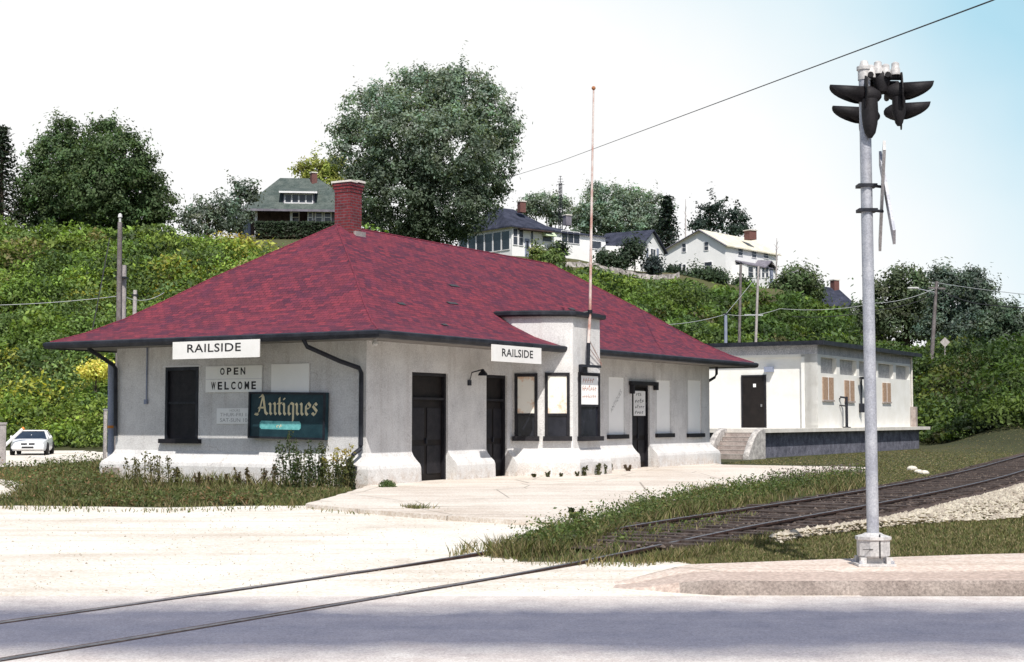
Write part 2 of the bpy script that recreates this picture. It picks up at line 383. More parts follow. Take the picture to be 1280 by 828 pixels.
def build_ground():
    xs = np.unique(np.concatenate([np.linspace(-900, -80, 24), np.arange(-80, 130, 1.5), np.linspace(130, 900, 24)]))
    ys = np.unique(np.concatenate([np.linspace(-200, 56, 20), np.arange(56, 245, 1.5), np.linspace(245, 1500, 24)]))
    X, Y = np.meshgrid(xs, ys); Z = terrain(X.ravel(), Y.ravel())
    V = np.stack([X.ravel(), Y.ravel(), Z], 1); nx, ny = len(xs), len(ys)
    F = [(j*nx+i, j*nx+i+1, (j+1)*nx+i+1, (j+1)*nx+i) for j in range(ny-1) for i in range(nx-1)]
    me = bpy.data.meshes.new('ground'); me.from_pydata(V.tolist(), [], F)
    me.polygons.foreach_set('use_smooth', [True]*len(F))
    struct(link('ground', me, M['ground']))
build_ground()

def jag(pts, step=.5, amp=.12):
    out = []
    for i, a in enumerate(pts):
        b = pts[(i+1) % len(pts)]; L = math.hypot(b[0]-a[0], b[1]-a[1]); n = max(1, min(90, int(L/step)))
        for k in range(n):
            q = k/n; j = amp if k else 0
            out.append((a[0]+(b[0]-a[0])*q+random.uniform(-j, j), a[1]+(b[1]-a[1])*q+random.uniform(-j, j)))
    return out
def sheet(name, pts, z, mat, amp=.12, step=.5):
    b = MB(); b.face([(x, y, z) for x, y in jag(pts, step, amp)]); o = b.build(name, mat, recalc=False)
    bm = bmesh.new(); bm.from_mesh(o.data); bmesh.ops.triangulate(bm, faces=bm.faces)
    for f in bm.faces:
        if f.normal.z < 0: f.normal_flip()
    bm.to_mesh(o.data); bm.free(); return struct(o)
def g2(px, py, z=0): return G(px, py, z)[:2]
# ------------------------------------------------------------------ roads, gravel, platform
def build_paving():
    sheet('gravel_lot', [g2(-900,632), g2(-200,632), g2(60,633), g2(200,635), g2(380,632), g2(470,641), g2(600,649), g2(735,656), g2(722,664), g2(660,678),
                         g2(605,690), g2(650,703), g2(740,703), g2(850,701), (3.2,14.9), (3.2,13.4), (-60,13.4)], .004, M['gravel'], .15)
    sheet('rear_gravel_lot', [g2(-500,562), g2(20,560), g2(90,563), g2(140,566), g2(160,575), g2(120,584), g2(40,583), g2(-300,590)], .006, M['gravel'], .3, .8)
    sheet('gravel_path', [g2(-300,600), g2(5,600), g2(32,603), g2(38,609), g2(22,619), g2(-10,624), g2(-300,626)], .008, M['gravel'], .12)
    struct(MB().hexa([(-300,3,-.3),(300,3,-.3),(300,13.5,-.3),(-300,13.5,-.3),(-300,3,.008),(300,3,.008),(300,13.5,.008),(-300,13.5,.008)]).build('road', M['asphalt']))
    # raised concrete platform in front of the station
    pl = [g2(382,630,.08), g2(455,637,.08), g2(560,645,.08), g2(640,650,.08), g2(733,654,.08), g2(790,640,.08), g2(850,625,.08), g2(930,607,.08), g2(1078,592,.08), g2(1082,584,.08),
          g2(905,581,.08), A.pt(20.6,-.1,0)[:2], A.pt(10,-.1,0)[:2], A.pt(.0,-.1,0)[:2], A.pt(-.4,.35,0)[:2], g2(440,614,.08)]
    b = MB(); b.prism(jag(pl, .4, .03), -.2, .08); struct(b.build('platform', M['platform']))
    # pavement and its kerb: two slabs with an open joint
    def ztop(x): u = min(1, max(0, (x-.95)/.95)); return .13*u*u*(3-2*u)
    def slab(name, y0, y1, mat, face=0.0):
        xs = [.95+.12*i for i in range(12)]+[2.4+.9*i for i in range(24)]+[40, 120]
        rings = []
        for x in xs:
            w = math.sin(x*1.7)*.008+math.sin(x*4.1)*.004
            zt = ztop(x)-.0+w*.3; a, c = y0(x)+w, y1(x)
            if face: rings.append([(x,a-face,-.05),(x,a,max(zt-.025,-.01)),(x,a+.03,zt+.002),(x,c,zt),(x,c,-.05)])
            else: rings.append([(x,a,-.05),(x,a,zt-.004),(x,a+.01,zt),(x,c,zt),(x,c,-.05)])
        b = MB(); b.rings(rings); return struct(b.build(name, mat, smooth=True, ang=30))
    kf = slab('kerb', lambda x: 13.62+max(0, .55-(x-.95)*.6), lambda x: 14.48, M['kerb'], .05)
    kf.data.materials.append(M['dusky'])
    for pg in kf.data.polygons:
        if abs(pg.normal.y) > .45 and pg.center.x > 1.6: pg.material_index = 1  # upright faces take the darker colour with the shade painted in
    slab('pavement', lambda x: 14.535, lambda x: min(17.6, 14.7+.55*max(0, x-.95)**.75), M['sidewalk'])
    # pale strip of the street that climbs the hillside on the right
    p = [onhill(px, Y) for px, Y in ((1128,111),(1170,111.5),(1196,112),(1300,113),(1500,114))]; q = [onhill(px, Y) for px, Y in ((1500,118),(1300,117),(1196,116),(1170,115.5),(1128,115))]
    b = MB()
    for i in range(4):
        b.face([(p[i][0],p[i][1],p[i][2]+.35),(p[i+1][0],p[i+1][1],p[i+1][2]+.35),(q[3-i][0],q[3-i][1],q[3-i][2]+.3),(q[4-i][0],q[4-i][1],q[4-i][2]+.3)])
    struct(b.build('hill_road', M['old_asphalt']))

# ------------------------------------------------------------------ railway track
def tcx(Y):
    f = lambda y: -.003*y*y+.7086*y-11.015
    return f(Y) if Y < 46 else f(46)+(.7086-.006*46)*(Y-46)
def tdx(Y): return .7086-.006*min(Y, 46)
def tpt(Y, off, z):
    s = tdx(Y); n = math.hypot(1, s); return (tcx(Y)+off/n, Y-off*s/n, z)
def railz(Y): u = min(1, max(0, (Y-14.5)/8)); return .012+.11*u*u*(3-2*u)
def build_track():
    YY = [2+.5*i for i in range(50)]+[27+1.5*i for i in range(35)]
    b = MB()
    rows = [[tpt(Y, o*min(1, .12+(Y-18)/5)+random.uniform(-.06,.06), z) for o, z in ((-1.55,.012),(-1.1,.045),(-.72,.05),(.72,.05),(1.2,.045),(2.0,.012))] for Y in YY if Y >= 18]
    b.rings(rows, False, False); struct(b.build('track_bed', M['bed'], smooth=True))
    root = thing('railway_track', 'rusty railway track with dark timber sleepers crossing the road and curving past the station', 'railway track', (tcx(20), 20, 0))
    for sd in (-1, 1):
        rail = []
        prof = [(-.065,-.15),(.065,-.15),(.065,-.135),(.012,-.115),(.012,-.035),(.036,-.028),(.036,-.004),(.03,0),(-.03,0),(-.036,-.004),(-.036,-.028),(-.012,-.035),(-.012,-.115),(-.065,-.135)]
        b = MB(); b.rings([[tpt(Y, sd*.7535+o, railz(Y)+z) for o, z in prof] for Y in YY]); r = b.build('rail', M['rail'], root)
        b = MB(); b.rings([[tpt(Y, sd*.7535+o, railz(Y)+z) for o, z in ((-.028,.0012),(.028,.0012),(.028,.003),(-.028,.003))] for Y in YY]); b.build('running_surface', M['railtop'], r)
        # flangeway groove beside the rail, across the road
        b = MB(); b.rings([[tpt(Y, sd*.7535+o, .0155+random.uniform(-.001,.001)) for o in (-.060-random.uniform(0,.015), -.038)]+[] for Y in YY if Y < 18.2], False, False)
        b.build('flange_groove', M['bed'], r, recalc=False)
        b = MB(); b.rings([[tpt(Y, sd*.7535+o, .0135) for o in (.038, .044+random.uniform(0,.01))] for Y in YY if Y < 17.6], False, False)
        b.build('flange_groove', M['bed'], r, recalc=False)
    Y = 18.8; k = 0
    while k < 86:
        s = math.atan2(1, tdx(Y)); a = random.uniform(-.03, .03); L = random.uniform(1.22, 1.32); w = .11; z1 = .078+random.uniform(-.012, .01)
        b = MB(); P = []
        for z in (-.05, z1):
            for o, t in ((-L,-w),(L,-w),(L,w),(-L,w)):
                p = tpt(Y, o, z); P.append((p[0]+math.cos(s)*(t+a*o), p[1]+math.sin(s)*(t+a*o), z))
        b.hexa(P).build('sleeper', M['tie'], root); Y += .52*math.sin(s); k += 1

# ------------------------------------------------------------------ text and signs
def glyphs(s, spacing=1.0, bold=0.0):
    cu = bpy.data.curves.new('t', 'FONT'); cu.body = s; cu.size = 1; cu.space_character = spacing; cu.offset = bold; cu.resolution_u = 3
    o = bpy.data.objects.new('t', cu); COL.objects.link(o); bpy.context.view_layer.update()
    me = bpy.data.meshes.new_from_object(o.evaluated_get(bpy.context.evaluated_depsgraph_get()))
    v = [tuple(p.co) for p in me.vertices]; f = [tuple(p.vertices) for p in me.polygons]
    bpy.data.objects.remove(o); bpy.data.curves.remove(cu); bpy.data.meshes.remove(me)
    x0, x1 = min(p[0] for p in v), max(p[0] for p in v); y0, y1 = min(p[1] for p in v), max(p[1] for p in v)
    return [((p[0]-x0)/(x1-x0), (p[1]-y0)/(y1-y0)) for p in v], f
def letter(b, text, put, x0, x1, y0, y1, spacing=1.0, bold=0.0):
    v, f = glyphs(text, spacing, bold); n = len(b.v)
    b.v += [put(x0+(x1-x0)*x, y0+(y1-y0)*y) for x, y in v]; b.f += [tuple(n+i for i in q) for q in f]
def scribble(b, put, x0, x1, y0, y1, n):
    """worn, unreadable handwriting: a run of short bent strokes"""
    w = (x1-x0)/n
    for i in range(n):
        x = x0+w*i; h = (y1-y0)*random.uniform(.5, 1.0); k = w*random.uniform(.15, .5); t = w*.22; s = random.choice((-1, 1))*k*.5
        b.face([put(x+s, y0), put(x+s+t, y0), put(x+t, y0+h*.5), put(x, y0+h*.5)]); b.face([put(x, y0+h*.5), put(x+t, y0+h*.5), put(x+k+t, y0+h), put(x+k, y0+h)])
        q = y0+h*random.uniform(.1, .8); b.face([put(x+t*.5, q), put(x+w*.75, q), put(x+w*.75, q+(y1-y0)*.14), put(x+t*.5, q+(y1-y0)*.14)])
BLACK = {
 'A': [[(.52,1.42),(.34,.75),(.16,.2),(-.12,.06)], [(.40,1.48),(.56,1.3),(.78,.22),(.98,.06)], [(.12,.55),(.72,.55)], [(-.2,.1),(.12,.02)], [(.2,1.3),(.5,1.42)]],
 'n': [[(0,.88),(.12,.78),(.12,.2),(.24,.06)], [(.16,.7),(.46,.92),(.55,.78),(.55,.2),(.68,.06)]],
 't': [[(.14,1.28),(.13,.2),(.28,.06)], [(-.06,.86),(.36,.88)]],
 'i': [[(0,.88),(.12,.78),(.12,.2),(.26,.06)], [(.08,1.22),(.16,1.16)]],
 'q': [[(.42,.9),(.14,.76),(.12,.2),(.26,.06),(.5,.24)], [(.3,.92),(.54,.82),(.54,-.3),(.48,-.44)]],
 'u': [[(0,.88),(.12,.78),(.12,.2),(.26,.06),(.5,.26)], [(.44,.9),(.54,.8),(.54,.2),(.68,.06)]],
 'e': [[(.3,.94),(.12,.74),(.12,.22),(.28,.05),(.48,.2)], [(.3,.94),(.52,.72),(.44,.55),(.14,.50)]],
 's': [[(.46,.76),(.3,.93),(.1,.7),(.46,.34),(.28,.05),(.04,.22)]]}
ADV = {'A': 1.12, 'n': .82, 't': .46, 'i': .42, 'q': .76, 'u': .82, 'e': .64, 's': .6}
def blackletter(b, word, put, x0, y0, xh):
    x = 0; nx, ny = .085, .068
    for ch in word:
        for st in BLACK[ch]:
            for (ax, ay), (bx, by) in zip(st, st[1:]):
                pts = [(ax-nx,ay-ny),(ax+nx,ay+ny),(bx+nx,by+ny),(bx-nx,by-ny)]
                b.face([put(x0+(x+p)*xh, y0+q*xh) for p, q in pts])
        x += ADV[ch]
    return x
def signboard(name, label, F, s0, s1, z0, z1, d, mat, flip, thick=.03, tilt=0.0, cat='sign', frame=None):
    """flat board in plane F; put(x, y) maps board coordinates (0..1) onto its face; flip when s runs leftwards in view"""
    cs, cz = (s0+s1)/2, (z0+z1)/2; w, h = abs(s1-s0), z1-z0; ct, st = math.cos(tilt), math.sin(tilt)
    def P(x, y, dd):
        a, c = (x-.5)*w, (y-.5)*h; a, c = a*ct-c*st, a*st+c*ct
        return F.pt(cs+(-a if flip else a), dd, cz+c)
    t = thing(name, label, cat, F.pt(cs, d, z0))
    b = MB(); b.hexa([P(0,0,d),P(1,0,d),P(1,0,d+thick),P(0,0,d+thick),P(0,1,d),P(1,1,d),P(1,1,d+thick),P(0,1,d+thick)]).build('board', mat, t)
    return t, (lambda x, y, k=.004: P(x, y, d+thick+k)), P

# ------------------------------------------------------------------ the station
U = (.5145, .8575); V_ = (-.8575, .5145); NU = (-.5145, -.8575); NV = (.8575, -.5145)
_a = (-182/1850*34.9, 34.9)
A = Fr(_a, U, NV)          # long trackside wall: s along U, d towards the track
B = Fr(_a, V_, NU)         # end wall facing the road: s runs leftwards in the photograph
LEN, WID, OV, EAVE = 20.2, 8.18, 1.2, 3.63
FL = [(-.05,.30),(.44,.28),(.52,.25),(.62,.14),(.72,.05),(.82,.0)]
def fl(z):
    return float(np.interp(z, [a for a, _ in FL], [b for _, b in FL]))
def wall_piece(b, F, s0, s1, z0, z1, m0=0, m1=0, th=.35):
    """piece of battered wall between s0 and s1; m = -1 / 1 mitres an end at an outer corner"""
    zs = sorted(set([z0, z1]+[z for z, _ in FL if z0 < z < z1])); sec = [(fl(z), z) for z in zs]+[(-th, z1), (-th, z0)]
    b.rings([[F.pt(s0+m0*d, d, z) for d, z in sec], [F.pt(s1+m1*d, d, z) for d, z in sec]])
def wall_with(b, F, L, H, ops, m0=-1, m1=1):
    """ops: list of (s0, s1, z0, z1) openings"""
    ops = sorted(ops); s = 0; mm = m0
    for (a, c, z0, z1) in ops:
        wall_piece(b, F, s, a, -.05, H, mm, 0); mm = 0
        if z0 > 0: wall_piece(b, F, a, c, -.05, z0)
        wall_piece(b, F, a, c, z1, H); s = c
    wall_piece(b, F, s, L, -.05, H, mm, m1)

def build_station():
    st = thing('railway_station', 'old white stucco railway station with sweeping red shingle hip roof and brick chimney', 'station', A.pt(0,0,0))
    H = 3.56
    pa = lambda x, y, d=0: A.sz(x, y, d)
    # trackside wall openings
    d1 = (pa(515,500)[0], pa(560,500)[0], 0, pa(535,466)[1]); d2 = (pa(608,500)[0], pa(634,500)[0], 0, pa(620,469)[1]); d3 = (pa(790,500)[0], pa(812,500)[0], 0, pa(800,481)[1])
    wins = [(pa(a,500)[0], pa(c,500)[0], pa((a+c)/2,y1)[1], pa((a+c)/2,y0)[1]) for a, c, y0, y1 in ((761,780.5,472,543.5),(821,838,476,542),(860,876,476,542))]
    b = MB(); wall_with(b, A, LEN, H, [d1, d2]+[w for w in wins]+[d3]); b.build('wall', M['stucco'], st)
    w1 = (B.sz(248,500)[0], B.sz(207,500)[0], B.sz(227,549)[1], B.sz(227,459)[1])
    b = MB(); wall_with(b, B, WID, H, [w1]); b.build('wall', M['stucco'], st)
    Cc = Fr(A.pt(LEN,0,0)[:2], V_, U); D = Fr(B.pt(WID,0,0)[:2], U, V_)
    b = MB(); wall_piece(b, Cc, 0, WID, -.05, H, -1, 1); b.build('wall', M['stucco'], st)
    b = MB(); wall_piece(b, D, 0, LEN, -.05, H, -1, 1); b.build('wall', M['stucco'], st)
    # doors
    for k, (s0, s1, z0, z1) in enumerate((d1, d2, d3)):
        b = MB(); b.fbox(A, s0-.02, s1+.02, -.22, -.16, -.04, z1+.02)
        dr = b.build('door', M['door'], st); w = s1-s0
        b = MB()
        for i in range(2):
            a, c = s0+w*(.08+.46*i), s0+w*(.46+.46*i)
            for (za, zb) in ((.25,.95),(1.1,1.9)): b.fbox(A, a, c, -.158, -.14, za, zb)
        b.build('door_panel', M['darkpaint'], dr)
        MB().fbox(A, s0+w*.5-.02, s0+w*.5+.02, -.158, -.10, 1.0, 1.14).build('handle', M['gutter'], dr)
        b = MB(); b.fbox(A, s0, s0+.07, -.155, -.06, .09, z1); b.fbox(A, s1-.07, s1, -.155, -.06, .09, z1); b.fbox(A, s0+.072, s1-.072, -.155, -.06, z1-.08, z1-.001)
        b.fbox(A, s0+.072, s1-.072, -.155, -.07, 2.1, 2.16); b.build('door_frame', M['darkpaint'], dr)
        if k == 2:  # awning bracket over the door
            b = MB(); b.fbox(A, s0-.25, s1+.45, .02, .12, z1-.02, z1+.10); b.fbox(A, s0-.2, s0-.1, .02, .16, z1-.3, z1-.021); b.fbox(A, s1+.25, s1+.4, .02, .14, z1-.16, z1-.021)
            b.build('awning_bracket', M['darkpaint'], dr)
    # boarded windows of the trackside wall
    for k, (s0, s1, z0, z1) in enumerate(wins):
        wn = MB().fbox(A, s0-.02, s1+.02, -.12, -.03, z0-.02, z1+.02).build('window', M['board'], st)
        MB().fbox(A, s0-.14, s1+.14, -.02, .10, z0-.13, z0+.002).build('sill', M['darkpaint'], wn)
        if k == 0:
            b = MB(); ang = R(42); c = ((s0+s1)/2+.02, (z0+z1)/2+.15)
            put = lambda x, y: A.pt(c[0]+x*math.cos(ang)-y*math.sin(ang), -.026, c[1]+x*math.sin(ang)+y*math.cos(ang))
            letter(b, 'ANTIQUES', put, -.48, .48, -.08, .08, 1.1); b.build('lettering', M['greyink'], wn)
    # dark shuttered window of the end wall
    s0, s1, z0, z1 = w1
    wn = MB().fbox(B, s0-.02, s1+.02, -.2, -.06, z0-.02, z1+.02).build('window', M['darkpaint'], st)
    b = MB(); b.fbox(B, s0, s0+.08, -.055, .02, z0, z1); b.fbox(B, s1-.08, s1, -.055, .02, z0, z1); b.fbox(B, s0+.082, s1-.082, -.055, .02, z1-.09, z1); b.fbox(B, s0+.082, s1-.082, -.055, -.02, (z0+z1)/2-.03, (z0+z1)/2+.03)
    b.build('window_frame', M['gutter'], wn)
    MB().fbox(B, s0-.12, s1+.12, -.03, .13, z0-.11, z0+.002).build('sill', M['darkpaint'], wn)
    MB().fbox(B, s0-.07, s1+.07, .0, .03, z1, z1+.035).build('lintel', M['trim'], wn)
    # bay with a parapet that breaks through the eaves
    plan = [(6.7,-.75),(6.7,0),(7.0,.75),(7.5,1.45),(9.1,1.45),(9.6,.75),(9.9,0),(9.9,-.75)]
    def off(e):
        out = []
        for i, p in enumerate(plan):
            n = []
            for q0, q1 in ((plan[i-1], p) if i else (p, plan[1]), (p, plan[i+1]) if i < len(plan)-1 else (plan[-2], p)):
                dx, dy = q1[0]-q0[0], q1[1]-q0[1]; L = math.hypot(dx, dy); n.append((-dy/L, dx/L))
            mx, my = n[0][0]+n[1][0], n[0][1]+n[1][1]; k = 2*e/(mx*mx+my*my); out.append((p[0]+mx*k, p[1]+my*k))
        return out
    PT = 4.44
    b = MB(); b.rings([[A.pt(s, d, z) for s, d in off(e)] for z, e in [(z, e) for z, e in FL]+[(PT, 0)]]); bay = b.build('bay_wall', M['stucco'], st)
    b = MB(); b.rings([[A.pt(s, d, z) for s, d in off(e)] for z, e in ((PT-.005,.03),(PT-.005,.13),(PT+.035,.16),(PT+.12,.16),(PT+.14,.02))]); b.build('coping', M['gutter'], bay)
    b = MB(); b.prism([A.pt(s, d, 0)[:2] for s, d in off(.02)], PT+.141, PT+.16); b.build('bay_roof', M['tar'], bay)
    for i, (xa, xb, yt, yb, yboard, mt) in ((1,(643.5,672,467,550,517,'stained')),(2,(681,712,466,550,517,'stained')),(3,(722.5,748,466,550,506,'board'))):
        p, q = plan[i], plan[i+1]; P0, P1 = A.pt(p[0],p[1],0), A.pt(q[0],q[1],0); L = math.hypot(P1[0]-P0[0], P1[1]-P0[1])
        ax = ((P1[0]-P0[0])/L, (P1[1]-P0[1])/L); F = Fr(P0[:2], ax, (ax[1], -ax[0]))
        a, c = F.sz(xa, 500)[0], F.sz(xb, 500)[0]; a, c = max(a, .05), min(c, L-.05); zt, zb, zo = F.sz((xa+xb)/2, yt)[1], F.sz((xa+xb)/2, yb)[1]+.1, F.sz((xa+xb)/2, yboard)[1]
        wn = MB().fbox(F, a+.02, c-.02, -.05, .012, zb, zt-.02).build('bay_window', M['glass'], st)
        b = MB(); b.fbox(F, a, a+.08, -.03, .06, zb, zt); b.fbox(F, c-.08, c, -.03, .06, zb, zt); b.fbox(F, a+.082, c-.082, -.03, .06, zt-.09, zt-.001); b.fbox(F, a+.082, c-.082, -.02, .05, zo-.06, zo-.001)
        b.build('window_frame', M['darkpaint'], wn)
        MB().fbox(F, a-.05, c+.05, .0, .15, zb-.13, zb-.002).build('sill', M['darkpaint'], wn)
        bd = MB().fbox(F, a+.083, c-.083, .014, .035, zo+.001, zt-.092).build('boarding', M[mt], wn)
        if i == 3:
            b = MB(); put = lambda x, y: F.pt(a+.083+(c-a-.166)*x, .039, zo+(zt-.09-zo)*y)
            b.f = b.f
            b = MB()
            for n_, q in ((5, (.14,.8,.76,.93)), (7, (.1,.92,.48,.68)), (8, (.1,.9,.24,.36))): scribble(b, put, *q, n_)
            b.build('faded_writing', M['redink'], bd, recalc=False)
    # roof: a bell-cast hip
    rise, run = 3.33, WID/2+OV
    prof = [(0,0),(.12,.075),(.25,.19),(.40,.355),(.55,.53),(1,1)]
    e0s, e1s, e0d, e1d = -OV, LEN+OV, OV, -(WID+OV)     # s range, d range in frame A
    def ring(q, z):
        i = q*run; return [(e0s+i, e0d-i, z), (e1s-i, e0d-i, z), (e1s-i, e1d+i, z), (e0s+i, e1d+i, z)]
    rs = [ring(q, EAVE+rise*h) for q, h in prof]; b = MB(); sl = 0
    for k in range(len(rs)-1):
        r0, r1 = rs[k], rs[k+1]; dl = math.hypot((prof[k+1][0]-prof[k][0])*run, (prof[k+1][1]-prof[k][1])*rise)
        for j in range(4):
            a0, a1, b1, b0 = r0[j], r0[(j+1)%4], r1[(j+1)%4], r1[j]; ax = 0 if j % 2 == 0 else 1
            pts = [a0, a1, b1, b0]; uvs = [(p[ax]+j*3.3, sl+(dl if m > 1 else 0)) for m, p in enumerate(pts)]
            if k == len(rs)-2 and j % 2 == 1: pts, uvs = pts[:3], uvs[:3]
            b.face([A.pt(*p) for p in pts], uvs)
        sl += dl
    rf = b.build('roof', M['shingle'], st, recalc=False)
    for poly in rf.data.polygons: pass
    bm = bmesh.new(); bm.from_mesh(rf.data)
    for f in bm.faces:
        if f.normal.z < 0: f.normal_flip()
    bm.to_mesh(rf.data); bm.free()
    # shingle caps over hips and ridge
    b = MB()
    apex0, apex1 = A.pt(e0s+run, e0d-run, EAVE+rise), A.pt(e1s-run, e0d-run, EAVE+rise)
    for j, ap in ((0,apex0),(1,apex1),(2,apex1),(3,apex0)):
        b.tube([tuple(Vector(A.pt(*r[j]))+Vector((0,0,.0))) for r in rs[:-1]]+[ap], .022, 6)
    b.tube([apex0, apex1], .03, 6); b.build('hip_cap', M['hip'], rf)
    # worn patches and a lifted shingle or two
    b = MB()
    def onroof(s, q):
        i = q*run; z = EAVE+rise*float(np.interp(q, [a for a,_ in prof], [c for _,c in prof])); return A.pt(s, e0d-i, z+.025)
    for s, q, w in ((4.6,.36,.5),(1.9,.30,.3),(6.0,.52,.45),(2.6,.14,.25),(12.2,.45,.35)):
        b = MB(); b.face([onroof(s, q), onroof(s+w, q), onroof(s+w*.9, q+.018), onroof(s-.05, q+.015)]); b.build('lifted_shingle', M['tar'], rf, recalc=False)
    # boxed eaves: fascia with gutter, flat soffit
    b = MB(); z0, z1 = EAVE-.17, EAVE-.005
    for F, L, s_a, s_b in ((A, LEN, -OV, LEN+OV), (B, WID, -OV, WID+OV), (Cc, WID, -OV, WID+OV), (D, LEN, -OV, LEN+OV)):
        sec = [(OV-.02,z0),(OV+.02,z0-.02),(OV+.10,z0),(OV+.13,z0+.07),(OV+.13,z1-.03),(OV+.07,z1),(OV-.02,z1)]
        b.rings([[F.pt(s_a-(d-OV), d, z) for d, z in sec], [F.pt(s_b+(d-OV), d, z) for d, z in sec]])
    b.build('gutter', M['gutter'], st)
    b = MB(); o = OV-.025; b.rings([[A.pt(s, d, z) for s, d in ((-o,o),(LEN+o,o),(LEN+o,-WID-o),(-o,-WID-o))] for z in (EAVE-.155, EAVE-.11)]); b.build('soffit', M['soffit'], st)
    # chimney
    cs, cd = 4.50, -4.0; hw = .265; zb, zt = 6.3, 8.14
    b = MB()
    def course(h0, h1, w0, w1):
        c0 = [(-w0,-w0),(w0,-w0),(w0,w0),(-w0,w0)]; c1 = [(-w1,-w1),(w1,-w1),(w1,w1),(-w1,w1)]
        for j in range(4):
            a, e = j, (j+1) % 4
            b.face([A.pt(cs+c0[a][0],cd+c0[a][1],h0),A.pt(cs+c0[e][0],cd+c0[e][1],h0),A.pt(cs+c1[e][0],cd+c1[e][1],h1),A.pt(cs+c1[a][0],cd+c1[a][1],h1)],
                   [(j*.7,h0),(j*.7+2*w0,h0),(j*.7+2*w1,h1),(j*.7,h1)])
        b.face([A.pt(cs+x,cd+y,h1) for x, y in c1], [(0,0),(.01,0),(.01,.01),(0,.01)]); b.face([A.pt(cs+x,cd+y,h0) for x, y in c0], [(0,0),(.01,0),(.01,.01),(0,.01)])
    course(zb, zt-.26, hw, hw); course(zt-.26, zt-.17, hw+.015, hw+.015); course(zt-.168, zt-.085, hw+.03, hw+.03); course(zt-.083, zt, hw+.05, hw+.05)
    ch = b.build('chimney', M['brick'], st, recalc=False)
    b = MB(); b.fbox(A, cs-.34, cs-.02, cd-.34, cd+.34, zt+.002, zt+.055); b.build('chimney_cap', M['dockedge'], ch)
    b = MB(); b.fbox(A, cs+.02, cs+.34, cd-.34, cd+.34, zt+.03, zt+.09); b.build('chimney_cap', M['dockedge'], ch)
    b = MB(); b.fbox(A, cs-.10, cs+.34, cd-.2, cd+.36, 6.4, 6.80); b.build('flashing', M['concrete'], ch)
    # rainwater pipes
    def onplane(F, px, py, d):
        s, z = F.sz(px, py, d); return F.pt(s, d, z)
    b = MB(); b.tube([onplane(B,109,431,OV+.04), onplane(B,112,437,OV-.1), onplane(B,141,456,.14), onplane(B,144.5,461,.10), onplane(B,144.5,545,.10)], .055, 8); b.build('downpipe', M['gutter'], st, True)
    p0 = B.pt(.9, OV+.05, EAVE-.15); bx = lambda s, z, d: B.pt(s, d, z)
    b = MB(); b.tube([p0, bx(.86,3.3,OV-.05), bx(.42,2.98,.5), bx(.10,2.82,.16), bx(.06,2.7,.12), bx(.06,1.0,.12), bx(.06,.92,.14), bx(.16,.78,.30), bx(.18,.66,.42), bx(.18,.5,.42)], .055, 8); dp = b.build('downpipe', M['gutter'], st, True)
    b = MB(); b.lathe(bx(.18,.0,.42), (0,0,1), [(0,.15),(.02,.15),(.03,.13),(.42,.14),(.43,.19),(.50,.2),(.52,.2),(.525,.11),(.45,.09)], 14); b.build('drain_boot', M['gutter'], dp, True)
    b = MB(); b.tube([A.pt(LEN+.42,.10,3.5), A.pt(LEN+.42,.10,3.22), A.pt(LEN+.34,.06,3.1), A.pt(LEN+.10,-.1,2.95), A.pt(LEN+.09,-.2,2.85), A.pt(LEN+.09,-.2,.9)], .05, 8); b.build('downpipe', M['gutter'], st, True)
    # conduit, lamp, small fittings
    s, z = B.sz(185,434); s2, z2 = B.sz(185,500); b = MB(); b.tube([B.pt(s,.03,z), B.pt(s,.03,z2)], .022, 6); b.box(B.pt(s,.05,z2-.05), (.09,.06,.12), math.atan2(V_[1],V_[0])); b.build('conduit', M['bluegrey'], st)
    s, z = pa(589,466); b = MB(); b.tube([A.pt(s-.12,.02,z-.25), A.pt(s-.12,.10,z), A.pt(s+.1,.3,z+.08)], .02, 6); b.lathe(A.pt(s+.1,.3,z-.08), (0,0,1), [(0,.13),(.06,.11),(.14,.04),(.17,.03)], 12); b.fbox(A, s-.18, s-.06, .0, .05, z-.34, z-.2); b.build('wall_lamp', M['gutter'], st)
    s, z = A.sz(469,424,.6); b = MB(); b.lathe(A.pt(s,.6,EAVE-.16), (0,0,-1), [(0,.04),(.04,.045),(.06,.07),(.12,.075),(.16,.04),(.165,.01)], 12); b.build('soffit_lamp', M['lamp'], st, True)
    # left-corner plinth block with rust stain
    b = MB(); b.fbox(B, WID-.45, WID+.1, .285, .36, -.05, .36); b.build('plinth_block', M['stair'], st)
    return wins

